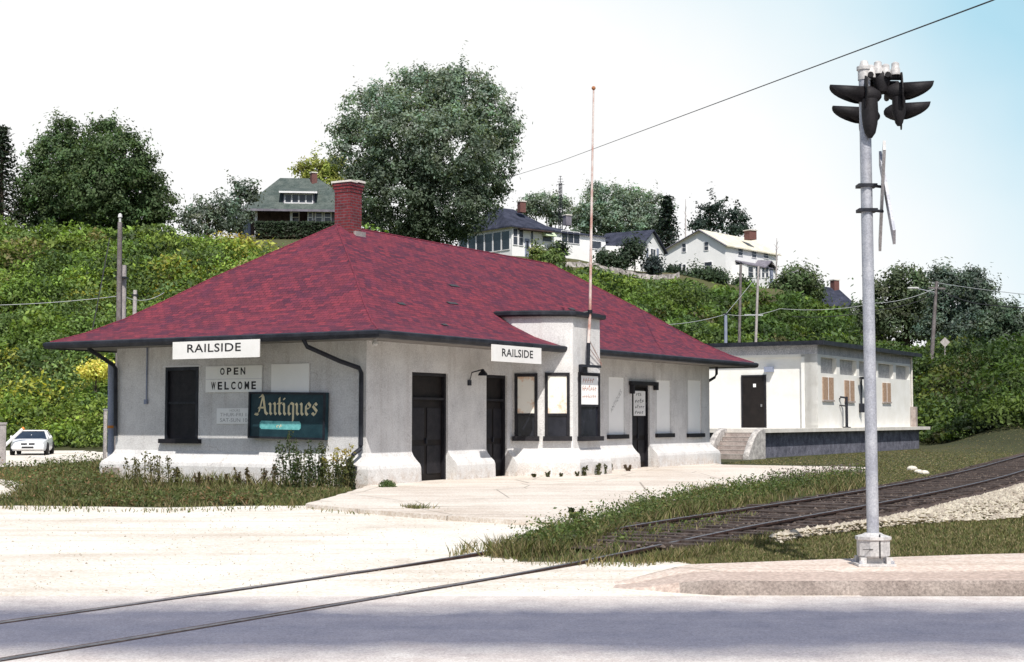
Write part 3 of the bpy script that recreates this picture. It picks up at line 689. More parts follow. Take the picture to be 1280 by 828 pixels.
def build_signs():
    # end wall
    dg = OV+.15
    s1, z1 = B.sz(217,428,dg); s0, z0 = B.sz(325,446,dg); za = B.sz(271,448,dg)[1]; zb = B.sz(271,426,dg)[1]
    t, put, P = signboard('name_sign', 'white RAILSIDE board hung from the gutter of the end wall above the OPEN WELCOME board', B, s1, s0, za, zb, dg, M['signwhite'], True)
    b = MB(); letter(b, 'RAILSIDE', put, .175, .795, .36, .84, 1.06, .012); b.build('lettering', M['ink'], t)
    b = MB()
    for x in (.1, .9): b.hexa([P(x-.01,.9,dg-.10),P(x+.01,.9,dg-.10),P(x+.01,.9,dg-.002),P(x-.01,.9,dg-.002),P(x-.01,1.15,dg-.10),P(x+.01,1.15,dg-.10),P(x+.01,1.15,dg-.002),P(x-.01,1.15,dg-.002)])
    b.build('hanger', M['gutter'], t)
    s1, _ = B.sz(258,475,.02); s0, _ = B.sz(328,475,.02); za, zb = B.sz(293,490.5,.02)[1], B.sz(293,457.5,.02)[1]
    t, put, P = signboard('letter_board', 'white board reading OPEN WELCOME right of the dark boarded window', B, s1, s0, za, zb, .02, M['board'], True)
    def slabline(word, x0, x1, y0, y1):
        b = MB(); v = len(word); w = (x1-x0)/v
        for i, chh in enumerate(word): letter(b, chh, put, x0+w*i+w*.12, x0+w*(i+1)-w*.22, y0, y1, 1, .03)
        b.build('lettering', M['ink'], t)
    slabline('OPEN', .25, .74, .66, .93); slabline('WELCOME', .09, .93, .10, .40)
    b = MB(); b.hexa([P(-.01,.485,.05),P(1.01,.485,.05),P(1.01,.485,.062),P(-.01,.485,.062),P(-.01,.515,.05),P(1.01,.515,.05),P(1.01,.515,.062),P(-.01,.515,.062)]); b.build('letter_rail', M['trim'], t)
    s1, _ = B.sz(340,475,.02); s0, _ = B.sz(387,475,.02); za, zb = B.sz(363,491,.02)[1], B.sz(363,455,.02)[1]
    signboard('blank_board', 'blank white board on the end wall above the Antiques sign', B, s1, s0, za, zb, .02, M['board'], True, cat='board')
    s1, _ = B.sz(271,520,.02); s0, _ = B.sz(317,520,.02); za, zb = B.sz(293,530,.02)[1], B.sz(293,510.5,.02)[1]
    t, put, P = signboard('hours_sign', 'small faded white opening hours sign left of the Antiques sign', B, s1, s0, za, zb, .012, M['board'], True, .015)
    for wd_, q in (('HOURS', (.36,.64,.78,.93)), ('THUR-FRI 1-5', (.10,.95,.48,.70)), ('SAT-SUN 10-5', (.10,.95,.12,.36))):
        b = MB(); letter(b, wd_, put, *q); b.build('lettering', M['greyink'], t)
    s1, _ = B.sz(313.5,520,.10); s0, _ = B.sz(409,520,.10); za, zb = B.sz(361,549,.10)[1], B.sz(361,490.5,.10)[1]
    t, put, P = signboard('shop_sign', 'dark teal sign reading Antiques in gold blackletter leaning behind tall weeds', B, s1, s0, za, zb, .05, M['teal'], True, .12, R(-.9))
    d2 = .05+.12
    b = MB()
    for x0, x1, y0, y1 in ((0,1,0,.045),(0,1,.955,1),(0,.022,.047,.953),(.978,1,.047,.953)):
        b.hexa([P(x0,y0,d2+.001),P(x1,y0,d2+.001),P(x1,y0,d2+.035),P(x0,y0,d2+.035),P(x0,y1,d2+.001),P(x1,y1,d2+.001),P(x1,y1,d2+.035),P(x0,y1,d2+.035)])
    b.build('sign_frame', M['gutter'], t)
    asp = (zb-za)/abs(s1-s0); total = sum(ADV[c] for c in 'Antiques'); W = .80; xh = W/total
    b = MB(); blackletter(b, 'Antiques', lambda x, y: put(.11+x, .50+y/asp), 0, 0, xh); b.build('lettering', M['cream'], t, recalc=False)
    b = MB(); r = .03
    pts = [(.17,.20),(.67,.20),(.69,.24),(.69,.34),(.67,.38),(.17,.38),(.15,.34),(.15,.24)]; b.face([put(x, y) for x, y in pts]); pa_ = b.build('painted_panel', M['patch'], t, recalc=False)
    b = MB(); scribble(b, lambda x, y: put(x, y, .006), .37, .46, .24, .33, 2); b.build('faded_writing', M['cream'], pa_, recalc=False)
    # trackside
    s0, _ = A.sz(614,442,dg); s1, _ = A.sz(675.5,442,dg); za, zb = A.sz(645,453.5,dg)[1], A.sz(645,433,dg)[1]
    t, put, P = signboard('name_sign', 'white RAILSIDE board under the trackside eaves beside the bay', A, s0, s1, za, zb, dg, M['signwhite'], False)
    b = MB(); letter(b, 'RAILSIDE', put, .19, .82, .32, .80, 1.04, .012); b.build('lettering', M['ink'], t)
    b = MB()
    for x in (.15, .85): b.hexa([P(x-.01,.9,dg-.10),P(x+.01,.9,dg-.10),P(x+.01,.9,dg-.002),P(x-.01,.9,dg-.002),P(x-.01,1.15,dg-.10),P(x+.01,1.15,dg-.10),P(x+.01,1.15,dg-.002),P(x-.01,1.15,dg-.002)])
    b.build('hanger', M['gutter'], t)
    s0, _ = A.sz(789,500,-.13); s1, _ = A.sz(804,500,-.13); za, zb = A.sz(797,520,-.13)[1], A.sz(797,489,-.13)[1]
    t, put, P = signboard('door_notice', 'white paper notice with black writing on the far trackside door', A, s0+.03, s1, za, zb, -.066, M['signwhite'], False, .012, cat='notice')
    b = MB()
    for n_, q in ((3, (.2,.7,.80,.93)), (4, (.1,.9,.52,.70)), (5, (.12,.92,.30,.45)), (4, (.12,.85,.08,.22))): scribble(b, put, *q, n_)
    b.build('writing', M['ink'], t, recalc=False)
    # flagpole on the bay
    fb = A.pt(8.0, 1.62, 0); base = at(734.5, 482, fb[1]); top = at(742, 113, fb[1]+.1); Y0 = A.pt(8.2, 1.75, 0)[1]
    base, top = at(735, 457, Y0), at(742, 113, Y0+.25); mid = at(737.5, 390, Y0+.1)
    t = thing('flagpole', 'tall rust streaked flagpole bracketed to the front of the station bay', 'flagpole', base)
    b = MB(); b.tube([base, at(735.6,429,Y0+.03)], .055, 10); b.build('pole_socket', M['gutter'], t, True)
    b = MB(); b.tube([at(735.6,429,Y0+.03), mid, at(739.5,255,Y0+.18), top], [.045,.042,.036,.024], 10); b.build('pole', M['flagpole'], t, True)
    b = MB(); b.lathe(top, (0,0,1), [(0,.01),(.02,.045),(.06,.06),(.10,.045),(.12,.005)], 12); b.build('finial', M['rust'], t, True)
    b = MB(); q = A.sz(737, 391, 1.66); b.tube([A.pt(q[0],1.44,q[1]), mid], .035, 6); b.lathe(tuple(Vector(mid)-Vector((0,0,.05))), (0,0,1), [(0,.03),(0,.07),(.1,.07),(.1,.03)], 12); b.build('collar', M['gutter'], t)
    b = MB(); s, z = A.sz(735,457,1.7); b.fbox(A, s-.36, s+.75, 1.62, 1.72, z-.05, z+.02); b.fbox(A, s-.1, s+.1, 1.46, 1.619, z-.2, z+.02); b.build('bracket', M['gutter'], t)
    b = MB(); s2, z2 = A.sz(752, 455, 1.5); q1 = at(736, 424, Y0)
    b.tube([q1, A.pt(s2,1.5,z2)], .016, 5); b.tube([at(735.8,434,Y0), A.pt(s2-.02,1.52,z2-.05)], .012, 5); b.build('stay', M['flagpole'], t)
# ------------------------------------------------------------------ freight shed, dock, steps
FA = Fr(((1022-640)/1850*69, 69.0), U, NV); FB = Fr(FA.o, V_, NU)
FZ = 1.22
def build_freight():
    t = thing('freight_shed', 'low cream stucco freight shed with flat dark roof behind the station', 'shed', FA.pt(0,0,0))
    L, W, H = FA.sz(1141,480)[0], 9.0, 5.15
    rec = .36
    ztop0 = FB.sz(960,447)[1]
    PL = [FA.sz(x, 480)[0] for x in (1024,1046,1050,1071,1074,1096,1098,1117,1120,1137)]
    # pier strips and header leave the recessed panels
    zlo, zhi = FA.sz(1046,468)[1], FA.sz(1046,448.5)[1]
    b = MB(); b.fbox(FA, 0, L, -.8, -rec, 0, H); b.fbox(FA, 0, L, -rec, 0, 0, zlo); b.fbox(FA, 0, L, -rec, 0, zhi, zhi+.12)
    edges = [0]+PL+[L]
    for i in range(0, len(edges), 2): b.fbox(FA, edges[i], edges[i+1], -rec, 0, zlo+.001, zhi-.001)
    b.build('wall', M['freight'], t)
    for i in range(0, 10, 2): MB().fbox(FA, PL[i], PL[i+1], -rec+.001, -.22, zlo+.001, zhi-.001).build('shaded_panel', M['panelshade'], t)  # panels added to carry the recess shade in their colour
    b = MB(); b.fbox(FA, 0, L, -rec, .004, zhi+.121, H); b.fbox(FB, 0, W, -.3, .003, ztop0+.121, H-.002); b.build('frieze', M['frieze'], t)
    # end wall with one large sunk panel
    b = MB(); sp = FB.sz(1006,480)[0]; ztop = FB.sz(960,447)[1]
    rec = .16; b.fbox(FB, .81, W, -.6, -rec-.141, 0, H-.003); b.fbox(FB, sp, W, -rec-.14, -rec, 0, ztop); b.fbox(FB, 0.001, sp, -rec-.3, .0, 0, ztop+.12); b.fbox(FB, sp, W, -rec, 0, ztop, ztop+.12); b.build('wall', M['freight'], t)
    b = MB(); b.fbox(FA, -.42, L+.3, -W-.3, .42, H, H+.10); b.build('roof', M['tar'], t)
    b = MB(); b.fbox(FA, -.46, L+.34, .421, .46, H-.07, H+.13); b.fbox(FB, -.42, W, .421, .46, H-.07, H+.13); b.build('fascia', M['gutter'], t)
    b = MB(); b.fbox(FA, 0, L, -W, -W+.5, 0, H-.002); b.build('wall', M['freight'], t)
    b = MB(); b.fbox(FA, L-.5, L-.002, -W+.5, -.8, 0, H-.002); b.build('wall', M['freight'], t)
    # door
    s1, s0 = FB.sz(927.5,500)[0], FB.sz(954.5,500)[0]; z1 = FB.sz(940,471)[1]
    d = MB().fbox(FB, s0, s1, -rec-.002, -rec+.035, FZ, z1).build('door', M['door'], t)
    b = MB(); b.fbox(FB, s0-.08, s0-.001, -rec, -rec+.06, FZ, z1+.08); b.fbox(FB, s1+.001, s1+.08, -rec, -rec+.06, FZ, z1+.08); b.fbox(FB, s0, s1, -rec, -rec+.06, z1+.001, z1+.08); b.build('door_frame', M['darkpaint'], d)
    sm, zm = FB.sz(942,482); MB().fbox(FB, sm-.07, sm+.07, -rec+.036, -rec+.05, zm-.08, zm+.08).build('notice', M['board'], d)
    MB().fbox(FB, s0+.12, s0+.18, -rec+.036, -rec+.10, FZ+1.0, FZ+1.12).build('handle', M['chrome'], d)
    s, z = FB.sz(961,462); b = MB(); b.fbox(FB, s-.2, s+.2, -rec, .12, z-.12, z+.12); b.build('wall_lamp', M['bluegrey'], t)
    # boarded windows on the trackside
    for x0, x1, y0, y1 in ((1028,1041,472,500),(1055.5,1067,476,501.5),(1103,1112.5,479,502.5)):
        a, c = FA.sz(x0,490)[0], FA.sz(x1,490)[0]; za, zb = FA.sz((x0+x1)/2,y1)[1], FA.sz((x0+x1)/2,y0)[1]; m = (a+c)/2
        w = MB().fbox(FA, m-.05, m+.05, .001, .04, za, zb).build('window', M['board'], t)
        for p, q in ((a, m-.051),(m+.051, c)): MB().fbox(FA, p, q, .001, .05, za, zb).build('shutter', M['shutter'], w)
        MB().fbox(FA, a-.06, c+.06, .0, .08, za-.08, za-.001).build('sill', M['stair'], w)
    s = FA.sz(1137.5,480)[0]; b = MB(); b.tube([FA.pt(s+.12,.07,H-.1), FA.pt(s+.12,.07,FZ+.3)], .05, 6); b.build('downpipe', M['dockedge'], t)
    b = MB(); b.fbox(FA, s-.05, s+.3, .02, .3, FZ, FZ+1.1); b.build('meter_box', M['stair'], t)
    # wall bracket lamp with hanging cord
    s, z = FA.sz(1074,474); b = MB(); b.tube([FA.pt(s,.0,z+.05), FA.pt(s,.35,z+.05)], .04, 6); b.fbox(FA, s-.45, s+.35, .2, .45, z-.02, z+.1); b.tube([FA.pt(s,.1,z), FA.pt(s-.05,.12,z-1.3)], .05, 6); b.box(FA.pt(s-.05,.12,z-1.45), (.25,.2,.45), .3); b.build('hoist_bracket', M['gutter'], t)
    # loading dock
    dk = thing('loading_dock', 'concrete loading dock with pale edge and dark side along the freight shed', 'dock', FA.pt(-8.6,.6,0))
    x0, x1, d0, d1 = -8.6, 16.9, -9.5, .6
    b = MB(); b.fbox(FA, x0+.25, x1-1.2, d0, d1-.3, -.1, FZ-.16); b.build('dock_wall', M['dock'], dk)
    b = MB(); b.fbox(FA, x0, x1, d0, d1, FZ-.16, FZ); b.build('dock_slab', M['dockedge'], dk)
    # steps up to the dock
    FF = Fr(FA.pt(x0,0,0)[:2], V_, NU)
    sr, sl = FF.sz(949,560)[0], FF.sz(910,560)[0]
    ss = thing('dock_steps', 'short flight of worn concrete steps with rounded side walls up to the dock', 'steps', FF.pt((sl+sr)/2,0,0))
    n = 6
    for i in range(n):
        zt = FZ*(n-i)/(n+1)+.02; b = MB(); b.fbox(FF, sr, sl, i*.28+.003, (i+1)*.28, -.1, zt); st = b.build('step', M['stair'], ss)
        MB().fbox(FF, sr+.01, sl-.01, (i+1)*.28-.05, (i+1)*.28+.012, zt+.001, zt+.012).build('nosing', M['dockedge'], st)
    for a in (sr-.28, sl+.02):
        rr = []
        for k in range(9):
            q = k/8; d = q*1.85; z = (FZ+.04)*(1-q**2.2)+.16*q; rr.append([FF.pt(a,d,-.1),FF.pt(a+.26,d,-.1),FF.pt(a+.26,d,z-.05),FF.pt(a+.2,d,z),FF.pt(a+.06,d,z),FF.pt(a,d,z-.05)])
        b = MB(); b.rings(rr); b.build('side_wall', M['cheek'], ss, True)
    # old iron post with two arms on the dock
    s, _ = FA.sz(1058.5,532,.3); p = thing('dock_post', 'black iron post with short arms standing on the loading dock', 'post', FA.pt(s,.3,FZ))
    Yp = FA.pt(s,.3,0)[1]; f = lambda px, py: at(px, py, Yp)
    zt = f(1059,496)[2]; bx, by, _ = FA.pt(s,.3,0)
    b = MB(); b.tube([(bx,by,FZ),(bx,by,zt)], .07, 8); b.lathe((bx,by,FZ), (0,0,1), [(0,.2),(.04,.2),(.05,.08)], 12); b.build('shaft', M['gutter'], p)
    b = MB(); b.tube([(bx,by,zt-.06),(bx-.3,by-.05,zt-.02),(bx-.34,by-.05,zt-.12)], .05, 6); b.build('arm', M['gutter'], p)
    b = MB(); b.tube([(bx,by,zt-.45),(bx-.34,by,zt-.42)], .04, 6); b.build('arm', M['gutter'], p)

# ------------------------------------------------------------------ crossing signal
def build_signal():
    bx, by = 3.66, 15.1; rd = Vector((bx, by, 0)).normalized(); z0 = .132
    t = thing('crossing_signal', 'tall silver railway crossing signal with black hooded lamps and edge-on crossbuck', 'crossing signal', (bx,by,z0))
    ztop = 5.30; lean = -.012
    X = lambda z: bx+lean*(z-z0)*.35
    b = MB(); b.tube([(X(z),by,z) for z in (z0+.3, 2, 4, ztop-.12)], [.062,.061,.06,.059], 16); b.build('mast', M['galv'], t, True)
    b = MB(); b.lathe((X(ztop),by,ztop-.2), (0,0,1), [(0,.066),(.10,.066),(.105,.078),(.14,.078),(.15,.05),(.20,.035),(.21,.002)], 16); b.build('cap', M['silver'], t, True)
    # split iron base
    b = MB(); b.box((bx,by,z0+.012), (.38,.34,.024)); bp = b.build('base_plate', M['silver'], t)
    oc = lambda r, k=.42: [(r,-r*k),(r,r*k),(r*k,r),(-r*k,r),(-r,r*k),(-r,-r*k),(-r*k,-r),(r*k,-r)]
    b = MB(); b.rings([[(bx+x*1.02,by+y,z0+z) for x, y in oc(r)] for z, r in ((.085,.135),(.10,.15),(.25,.15),(.262,.165),(.29,.165),(.31,.10),(.325,.075))]); bs = b.build('base', M['silver'], t)
    b = MB()
    for x, y in ((-.13,-.11),(.13,-.11),(.13,.11),(-.13,.11)): b.box((bx+x,by+y,z0+.055), (.06,.06,.06))
    b.box((bx,by,z0+.055), (.16,.16,.062)); b.build('base_foot', M['silver'], bs)
    b = MB(); b.box((bx+.03,by-.152,z0+.2), (.012,.012,.24)); b.box((bx-.09,by-.152,z0+.17), (.10,.01,.005)); b.build('base_seam', M['signalblack'], bs)
    for x in (-.16,.16):
        for y in (-.14,.14): MB().lathe((bx+x,by+y,z0+.024), (0,0,1), [(0,.018),(.03,.018),(.032,.006)], 6).build('bolt', M['galv'], bp)
    # crossarms run away from the viewer; lamps face both ways along the road
    cz = 4.98; s, e = .02, 1.02
    arm = MB()
    def P(o, k, z): return (bx+rd.x*k+o, by+rd.y*k, z)
    for o in (.045, .22):
        arm.tube([P(o,-.1,cz+.16), P(o,1.1,cz+.16)], .03, 8)
    arm.tube([P(-.02,.0,cz+.16), P(.36,.0,cz+.16)], .04, 10); arm.tube([P(-.02,.12,cz+.10), P(.33,.12,cz+.10)], .04, 10)
    arm.lathe(P(.155,.02,cz-.02), (0,0,1), [(0,.03),(.02,.06),(.12,.085),(.2,.085),(.24,.06)], 14); arm.build('crossarm', M['signalblack'], t, True)
    b = MB()
    for o, z in ((.045,cz+.16),(.12,cz+.20),(.20,cz+.17),(.30,cz+.19)): b.lathe(P(o,-.02,z-.02), (0,0,1), [(0,.05),(.06,.05),(.07,.042),(.12,.04),(.135,.02)], 12)
    b.build('terminal_cap', M['silver'], t, True)
    def lamp(root, axis, hl, tilt):
        ax = Vector(axis).normalized(); sd = Vector((0,0,1)).cross(ax).normalized(); up = ax.cross(sd)
        o = Vector(root)
        b = MB(); b.lathe(root, -ax, [(-.01,.10),(.02,.10),(.05,.098),(.10,.08),(.15,.05),(.17,.02)], 16); h = b.build('lamp_housing', M['signalblack'], t, True)
        b = MB(); b.lathe(tuple(o+ax*.005), ax, [(0,.20),(.012,.20)], 28); b.build('background_disc', M['signalblack'], h)
        b = MB(); n = 18; r0, r1 = [], []
        for k in range(n+1):
            a = R(-150+300*k/n); ln = hl*(.08+.92*(1-((1-math.cos(a))/2)**2.0)); d = sd*math.sin(a)+up*math.cos(a)
            r0.append(o+ax*.02+d*.095); r1.append(o+ax*(.02+ln)+d*.092)
        b.rings([r0, r1], False, False)
        hd = b.build('hood', M['signalblack'], h, True); so = hd.modifiers.new('thick', 'SOLIDIFY'); so.thickness = .008
        b = MB(); b.lathe(tuple(o+ax*.018), ax, [(0,.088),(.012,.075),(.02,.04),(.024,.004)], 18); b.build('lens', M['lens'], h, True)
    lamp(P(-.02,-.03,cz-.045), (-1,.02,.06), .34, 0); lamp(P(-.03,e,cz-.045), (-1,.02,.06), .33, 0)
    lamp(P(.355,0,cz+.0), (.972,-.21,.02), .31, 0); lamp(P(.36,e,cz+.0), (.972,-.21,.02), .31, 0)
    # a short lamp bracket hangs below the near pair
    b = MB(); b.lathe(P(.03,-.10,cz-.50), (0,0,1), [(0,.02),(.05,.055),(.14,.075),(.26,.085),(.4,.08)], 14); b.build('lamp_housing', M['signalblack'], t, True)
    b = MB(); b.lathe(P(.33,-.02,cz-.36), (0,0,1), [(0,.02),(.03,.04),(.14,.07),(.3,.07)], 12); b.build('lamp_housing', M['signalblack'], t, True)
    # crossbuck, seen on edge, clamped to the mast
    lat = Vector((rd.y, -rd.x, 0)); cb = 3.90; L = .60; zv = Vector((0,0,1))
    for sgn, mt in ((1,'galv'),(-1,'silver')):
        du = (rd*.62*sgn+lat*(-.10 if sgn > 0 else .045)+zv*.78).normalized(); dn = (rd*.78*sgn-zv*.62).normalized(); nx = du.cross(dn).normalized()
        c = Vector((bx,by,cb))+lat*(.165+.025*sgn)+rd*.12; Q = []; b = MB()
        for th in (-.014,.014):
            for a, k in ((-L,-.10),(L,-.10),(L,.10),(-L,.10)): Q.append(c+du*a+dn*k+nx*th)
        b.hexa(Q); b.build('crossbuck_board', M[mt], t)
    for z in (cb+.10, cb-.155):
        b = MB(); b.box((X(z),by,z), (.19,.16,.032)); b.tube([Vector((X(z),by,z))+lat*.06, Vector((X(z),by,z))+lat*.16+rd*.1], .016, 6); b.build('clamp', M['gutter'], t)

# ------------------------------------------------------------------ car, posts, poles, wires
def build_car():
    c = G(40.5, 568.5); a = R(-78); ca, sa = math.cos(a), math.sin(a)
    t = thing('parked_car', 'white low saloon car parked facing the camera at the foot of the hill', 'car', (c[0],c[1],0))
    def T(x, y, z): x, y, z = x*.92, y*.92, z*.93; return (c[0]+x*ca-y*sa, c[1]+x*sa+y*ca, z)      # x forward
    secs = [(2.15,.60,.30,.52),(2.10,.74,.26,.66),(1.7,.83,.22,.74),(1.0,.86,.20,.80),(.0,.87,.19,.84),(-1.0,.86,.20,.86),(-1.8,.82,.24,.84),(-2.2,.72,.32,.76)]
    b = MB(); rr = []
    for x, w, z0, z1 in secs:
        rr.append([T(x,-w*.92,z0),T(x,w*.92,z0),T(x,w,z0+.12),T(x,w,z1-.18),T(x,w*.93,z1-.03),T(x,w*.6,z1),T(x,-w*.6,z1),T(x,-w*.93,z1-.03),T(x,-w,z1-.18),T(x,-w,z0+.12)])
    b.rings(rr); b.build('body', M['carwhite'], t, True, ang=35)
    def ringc(x, w, z): return [T(x,-w,z),T(x,w,z)]
    lo = [(1.0,.80,.80),(-1.55,.76,.84)]; hi = [(.18,.60,1.19),(-.85,.58,1.19)]
    b = MB(); b.hexa([T(1.0,-.80,.79),T(1.0,.80,.79),T(-1.6,.76,.83),T(-1.6,-.76,.83),T(.2,-.60,1.18),T(.2,.60,1.18),T(-.9,.58,1.18),T(-.9,-.58,1.18)]); cb = b.build('cabin', M['carglass'], t)
    b = MB(); b.rings([[T(.30,-.62,1.165),T(.30,.62,1.165),T(-.98,.60,1.165),T(-.98,-.60,1.165)],[T(.22,-.57,1.215),T(.22,.57,1.215),T(-.9,.55,1.215),T(-.9,-.55,1.215)]])
    for sg in (-1, 1):
        for p, q in (((1.02,.81,.78),(.26,.61,1.17)),((-1.62,.77,.82),(-.94,.59,1.17)),((-.3,.79,.80),(-.34,.6,1.17))): b.tube([T(p[0],sg*p[1],p[2]),T(q[0],sg*q[1],q[2])], .035, 6)
    b.tube([T(.62,0,.99),T(.66,.0,.98)], .02, 6); b.build('roof', M['carwhite'], cb)
    for x in (1.35,-1.35):
        for sg in (-1, 1):
            b = MB(); p, q = Vector(T(x,sg*.70,.30)), Vector(T(x,sg*.88,.30)); b.lathe(p, q-p, [(0,.28),(.02,.31),(.16,.31),(.18,.27)], 18); w = b.build('wheel', M['tyre'], t, True)
            b = MB(); b.lathe(q, q-p, [(-.03,.19),(.004,.19),(.012,.05)], 14); b.build('hubcap', M['chrome'], w)
    for sg in (-1, 1):
        b = MB(); b.hexa([T(2.12,sg*.36,.50),T(2.12,sg*.60,.50),T(2.02,sg*.60,.50),T(2.02,sg*.36,.50),T(2.118,sg*.36,.62),T(2.1,sg*.60,.62),T(2.0,sg*.60,.62),T(2.02,sg*.36,.62)]); b.build('headlight', M['lamp'], t)
        b = MB(); b.hexa([T(2.165,sg*.04,.52),T(2.165,sg*.32,.52),T(2.05,sg*.32,.52),T(2.05,sg*.04,.52),T(2.165,sg*.04,.60),T(2.165,sg*.32,.60),T(2.05,sg*.32,.60),T(2.05,sg*.04,.60)]); b.build('grille', M['signalblack'], t)
        b = MB(); b.box(T(.75,sg*.93,.90), (.08,.10,.09), a); b.build('mirror', M['carwhite'], t)
    b = MB(); b.hexa([T(2.24,-.74,.34),T(2.24,.74,.34),T(2.0,.8,.34),T(2.0,-.8,.34),T(2.24,-.74,.46),T(2.24,.74,.46),T(2.0,.8,.46),T(2.0,-.8,.46)]); bp = b.build('bumper', M['carwhite'], t)
    b = MB(); b.hexa([T(2.248,-.28,.36),T(2.248,.28,.36),T(2.242,.28,.36),T(2.242,-.28,.36),T(2.248,-.28,.44),T(2.248,.28,.44),T(2.242,.28,.44),T(2.242,-.28,.44)]); b.build('number_plate', M['signalblack'], bp)

def upole(name, label, cat, px, pyt, Y, r0, r1, mat, base_z=None, top_px=None, pyb=None, pxb=None):
    top = at(top_px if top_px is not None else px, pyt, Y); pb = pxb if pxb is not None else px
    x = (pb-640)/FPX*Y; z = tz(x, Y) if base_z is None else base_z
    b = MB(); b.tube([(x,Y,z-.3),((x+top[0])/2,Y,(z+top[2])/2),top], [r0,(r0+r1)/2,r1], 10)
    t = thing(name, label, cat, (x,Y,z)); b.build('shaft', mat, t, True); return t, Vector((x,Y,z)), Vector(top)
def wire(label, pts, sag, r, mat, name='overhead_wire'):
    b = MB(); P = []
    for a, c in zip(pts, pts[1:]):
        a, c = Vector(a), Vector(c)
        for k in range(17):
            q = k/16; p = a.lerp(c, q); p.z -= sag*4*q*(1-q); P.append(p)
    b.tube(P, r, 5); return tag(b.build(name, mat, loc=tuple(P[0])), label, 'wire')
def build_poles():
    t, b0, tp = upole('utility_pole', 'tall dark timber pole rising behind the left slope of the red roof', 'pole', 148, 278, 58, .125, .09, M['pole'], 0, top_px=150)
    b = MB(); b.tube([tp+Vector((0,0,0)), tp+Vector((0,0,.22))], .05, 6); b.lathe(tp+Vector((0,0,.15)), (0,0,1), [(0,.05),(.05,.09),(.16,.07),(.2,.02)], 8); b.build('insulator', M['lamp'], t)
    tq, b1, tp2 = upole('stub_pole', 'thick pale stub pole braced against the tall pole behind the roof', 'pole', 151, 332, 58.4, .19, .15, M['palepole'], 0, top_px=153.5)
    MB().box((b1.x,58.3,tp2.z-.5), (.42,.5,.06)).build('strap', M['gutter'], tq)
    tq, _, tp3 = upole('stub_pole', 'short thin pale pole right of the braced stub pole', 'pole', 166, 363, 60, .10, .08, M['palepole'], 0, top_px=169)
    MB().box((tp3.x,60,tp3.z-.2), (.24,.2,.05)).build('strap', M['gutter'], tq)
    wire('pale guy wire slanting down left from the tall pole', [at(137,298,58), at(110,440,56)], .1, .022, M['wire'], 'guy_wire')
    wire('sagging telephone wire crossing the hillside at the left edge behind the roof', [at(-150,378,62), tuple(tp2+Vector((0,0,-1.2))), at(205,366,60)], .25, .012, M['palewire'])
    # grey service post with an orange band at the far corner of the end wall
    p = G(138, 600); tq = thing('service_post', 'dark grey service post with orange band at the left corner of the station', 'post', p)
    t4 = at(139, 455, p[1]); b = MB(); b.tube([p, (t4[0],t4[1],t4[2])], .085, 10); b.build('shaft', M['bluegrey'], tq, True)
    q = at(138.5, 534, p[1]); b = MB(); b.lathe((q[0],q[1],q[2]-.03), (0,0,1), [(0,.086),(0,.093),(.07,.093),(.07,.086)], 12); b.build('band', M['amber'], tq)
    p = G(130.5, 593); tq = thing('marker_post', 'thin white square marker post left of the grey service post', 'post', p)
    zt = at(131, 513, p[1])[2]; MB().box((p[0],p[1],zt/2), (.09,.09,zt), .5).build('shaft', M['palepole'], tq); MB().box((p[0],p[1],zt+.02), (.11,.11,.04), .5).build('cap', M['galv'], tq)
    # pillar and raised barrier pole at the left edge
    p = G(-2, 581); tq = thing('gate_pillar', 'square grey concrete gate pillar cut by the left edge', 'pillar', p); zt = at(0, 531, p[1])[2]
    MB().box((p[0],p[1],zt/2), (.48,.48,zt), .3).build('shaft', M['concrete'], tq); MB().box((p[0],p[1],zt+.04), (.54,.54,.08), .3).build('cap', M['concrete'], tq)
    p0, p1 = at(2, 561, 66), at(30, 535, 66.5); b = MB(); b.tube([p0, p1], .07, 8); tq = thing('barrier_pole', 'raised white barrier pole slanting in front of the white car', 'barrier', p0); b.build('pole', M['trim'], tq, True)
    MB().box((p0[0],p0[1],p0[2]/2), (.16,.16,max(.2,p0[2]))).build('pivot_post', M['concrete'], tq); MB().tube([tuple(Vector(p0).lerp(Vector(p1),.93)), p1], .075, 8).build('end_band', M['amber'], tq)
    # far poles on the hillside
    t, b0, ta = upole('utility_pole', 'dark straight pole on the hill below the white two-storey house', 'pole', 923, 330, 112, .13, .10, M['pole'], top_px=926)
    MB().lathe(tuple(ta), (0,0,1), [(0,.12),(.06,.13),(.1,.08),(.16,.02)], 8).build('pole_cap', M['gutter'], t)
    t, b0, tb = upole('utility_pole', 'pale leaning pole beside the dark straight pole on the hill', 'pole', 943, 333, 113, .12, .09, M['palepole'], top_px=948)
    MB().box(at(942,394,113), (1.5,.1,.1), .2).build('crossarm', M['palewire'], t)
    t, b0, tc = upole('stub_pole', 'short blue-grey post on the hill behind the freight shed', 'pole', 907, 393, 100, .13, .11, M['bluegrey'])
    MB().box(tuple(tc+Vector((0,0,.03))), (.3,.3,.06)).build('cap', M['gutter'], t)
    wire('pale stay wire from the leaning pole down to the short post', [tuple(tb-Vector((0,0,.6))), tuple(tc)], .05, .016, M['palewire'], 'guy_wire')
    t, b0, td = upole('utility_pole', 'dark telephone pole leaning beside the diamond road sign', 'pole', 1163, 352, 108, .17, .12, M['pole'], top_px=1171)
    MB().box(tuple(td-Vector((0,0,.5))), (1.6,.12,.12), .5).build('crossarm', M['pole'], t)
    b = MB(); s = Vector(at(1141,360,107)); b.tube([Vector(at(1170,366,108)), s], .04, 6); l = b.build('lamp_arm', M['galv'], t); MB().box(tuple(s), (.8,.25,.10), 0).build('lamp_head', M['lamp'], l)
    e = at(1141,360,107)
    wire('pale upper wire from the leaning telephone pole down to the hill behind the signal', [tuple(td-Vector((0,0,.45))), at(1095,379,104), at(975,386,100), tuple(tc), at(800,406,90)], .25, .016, M['palewire'])
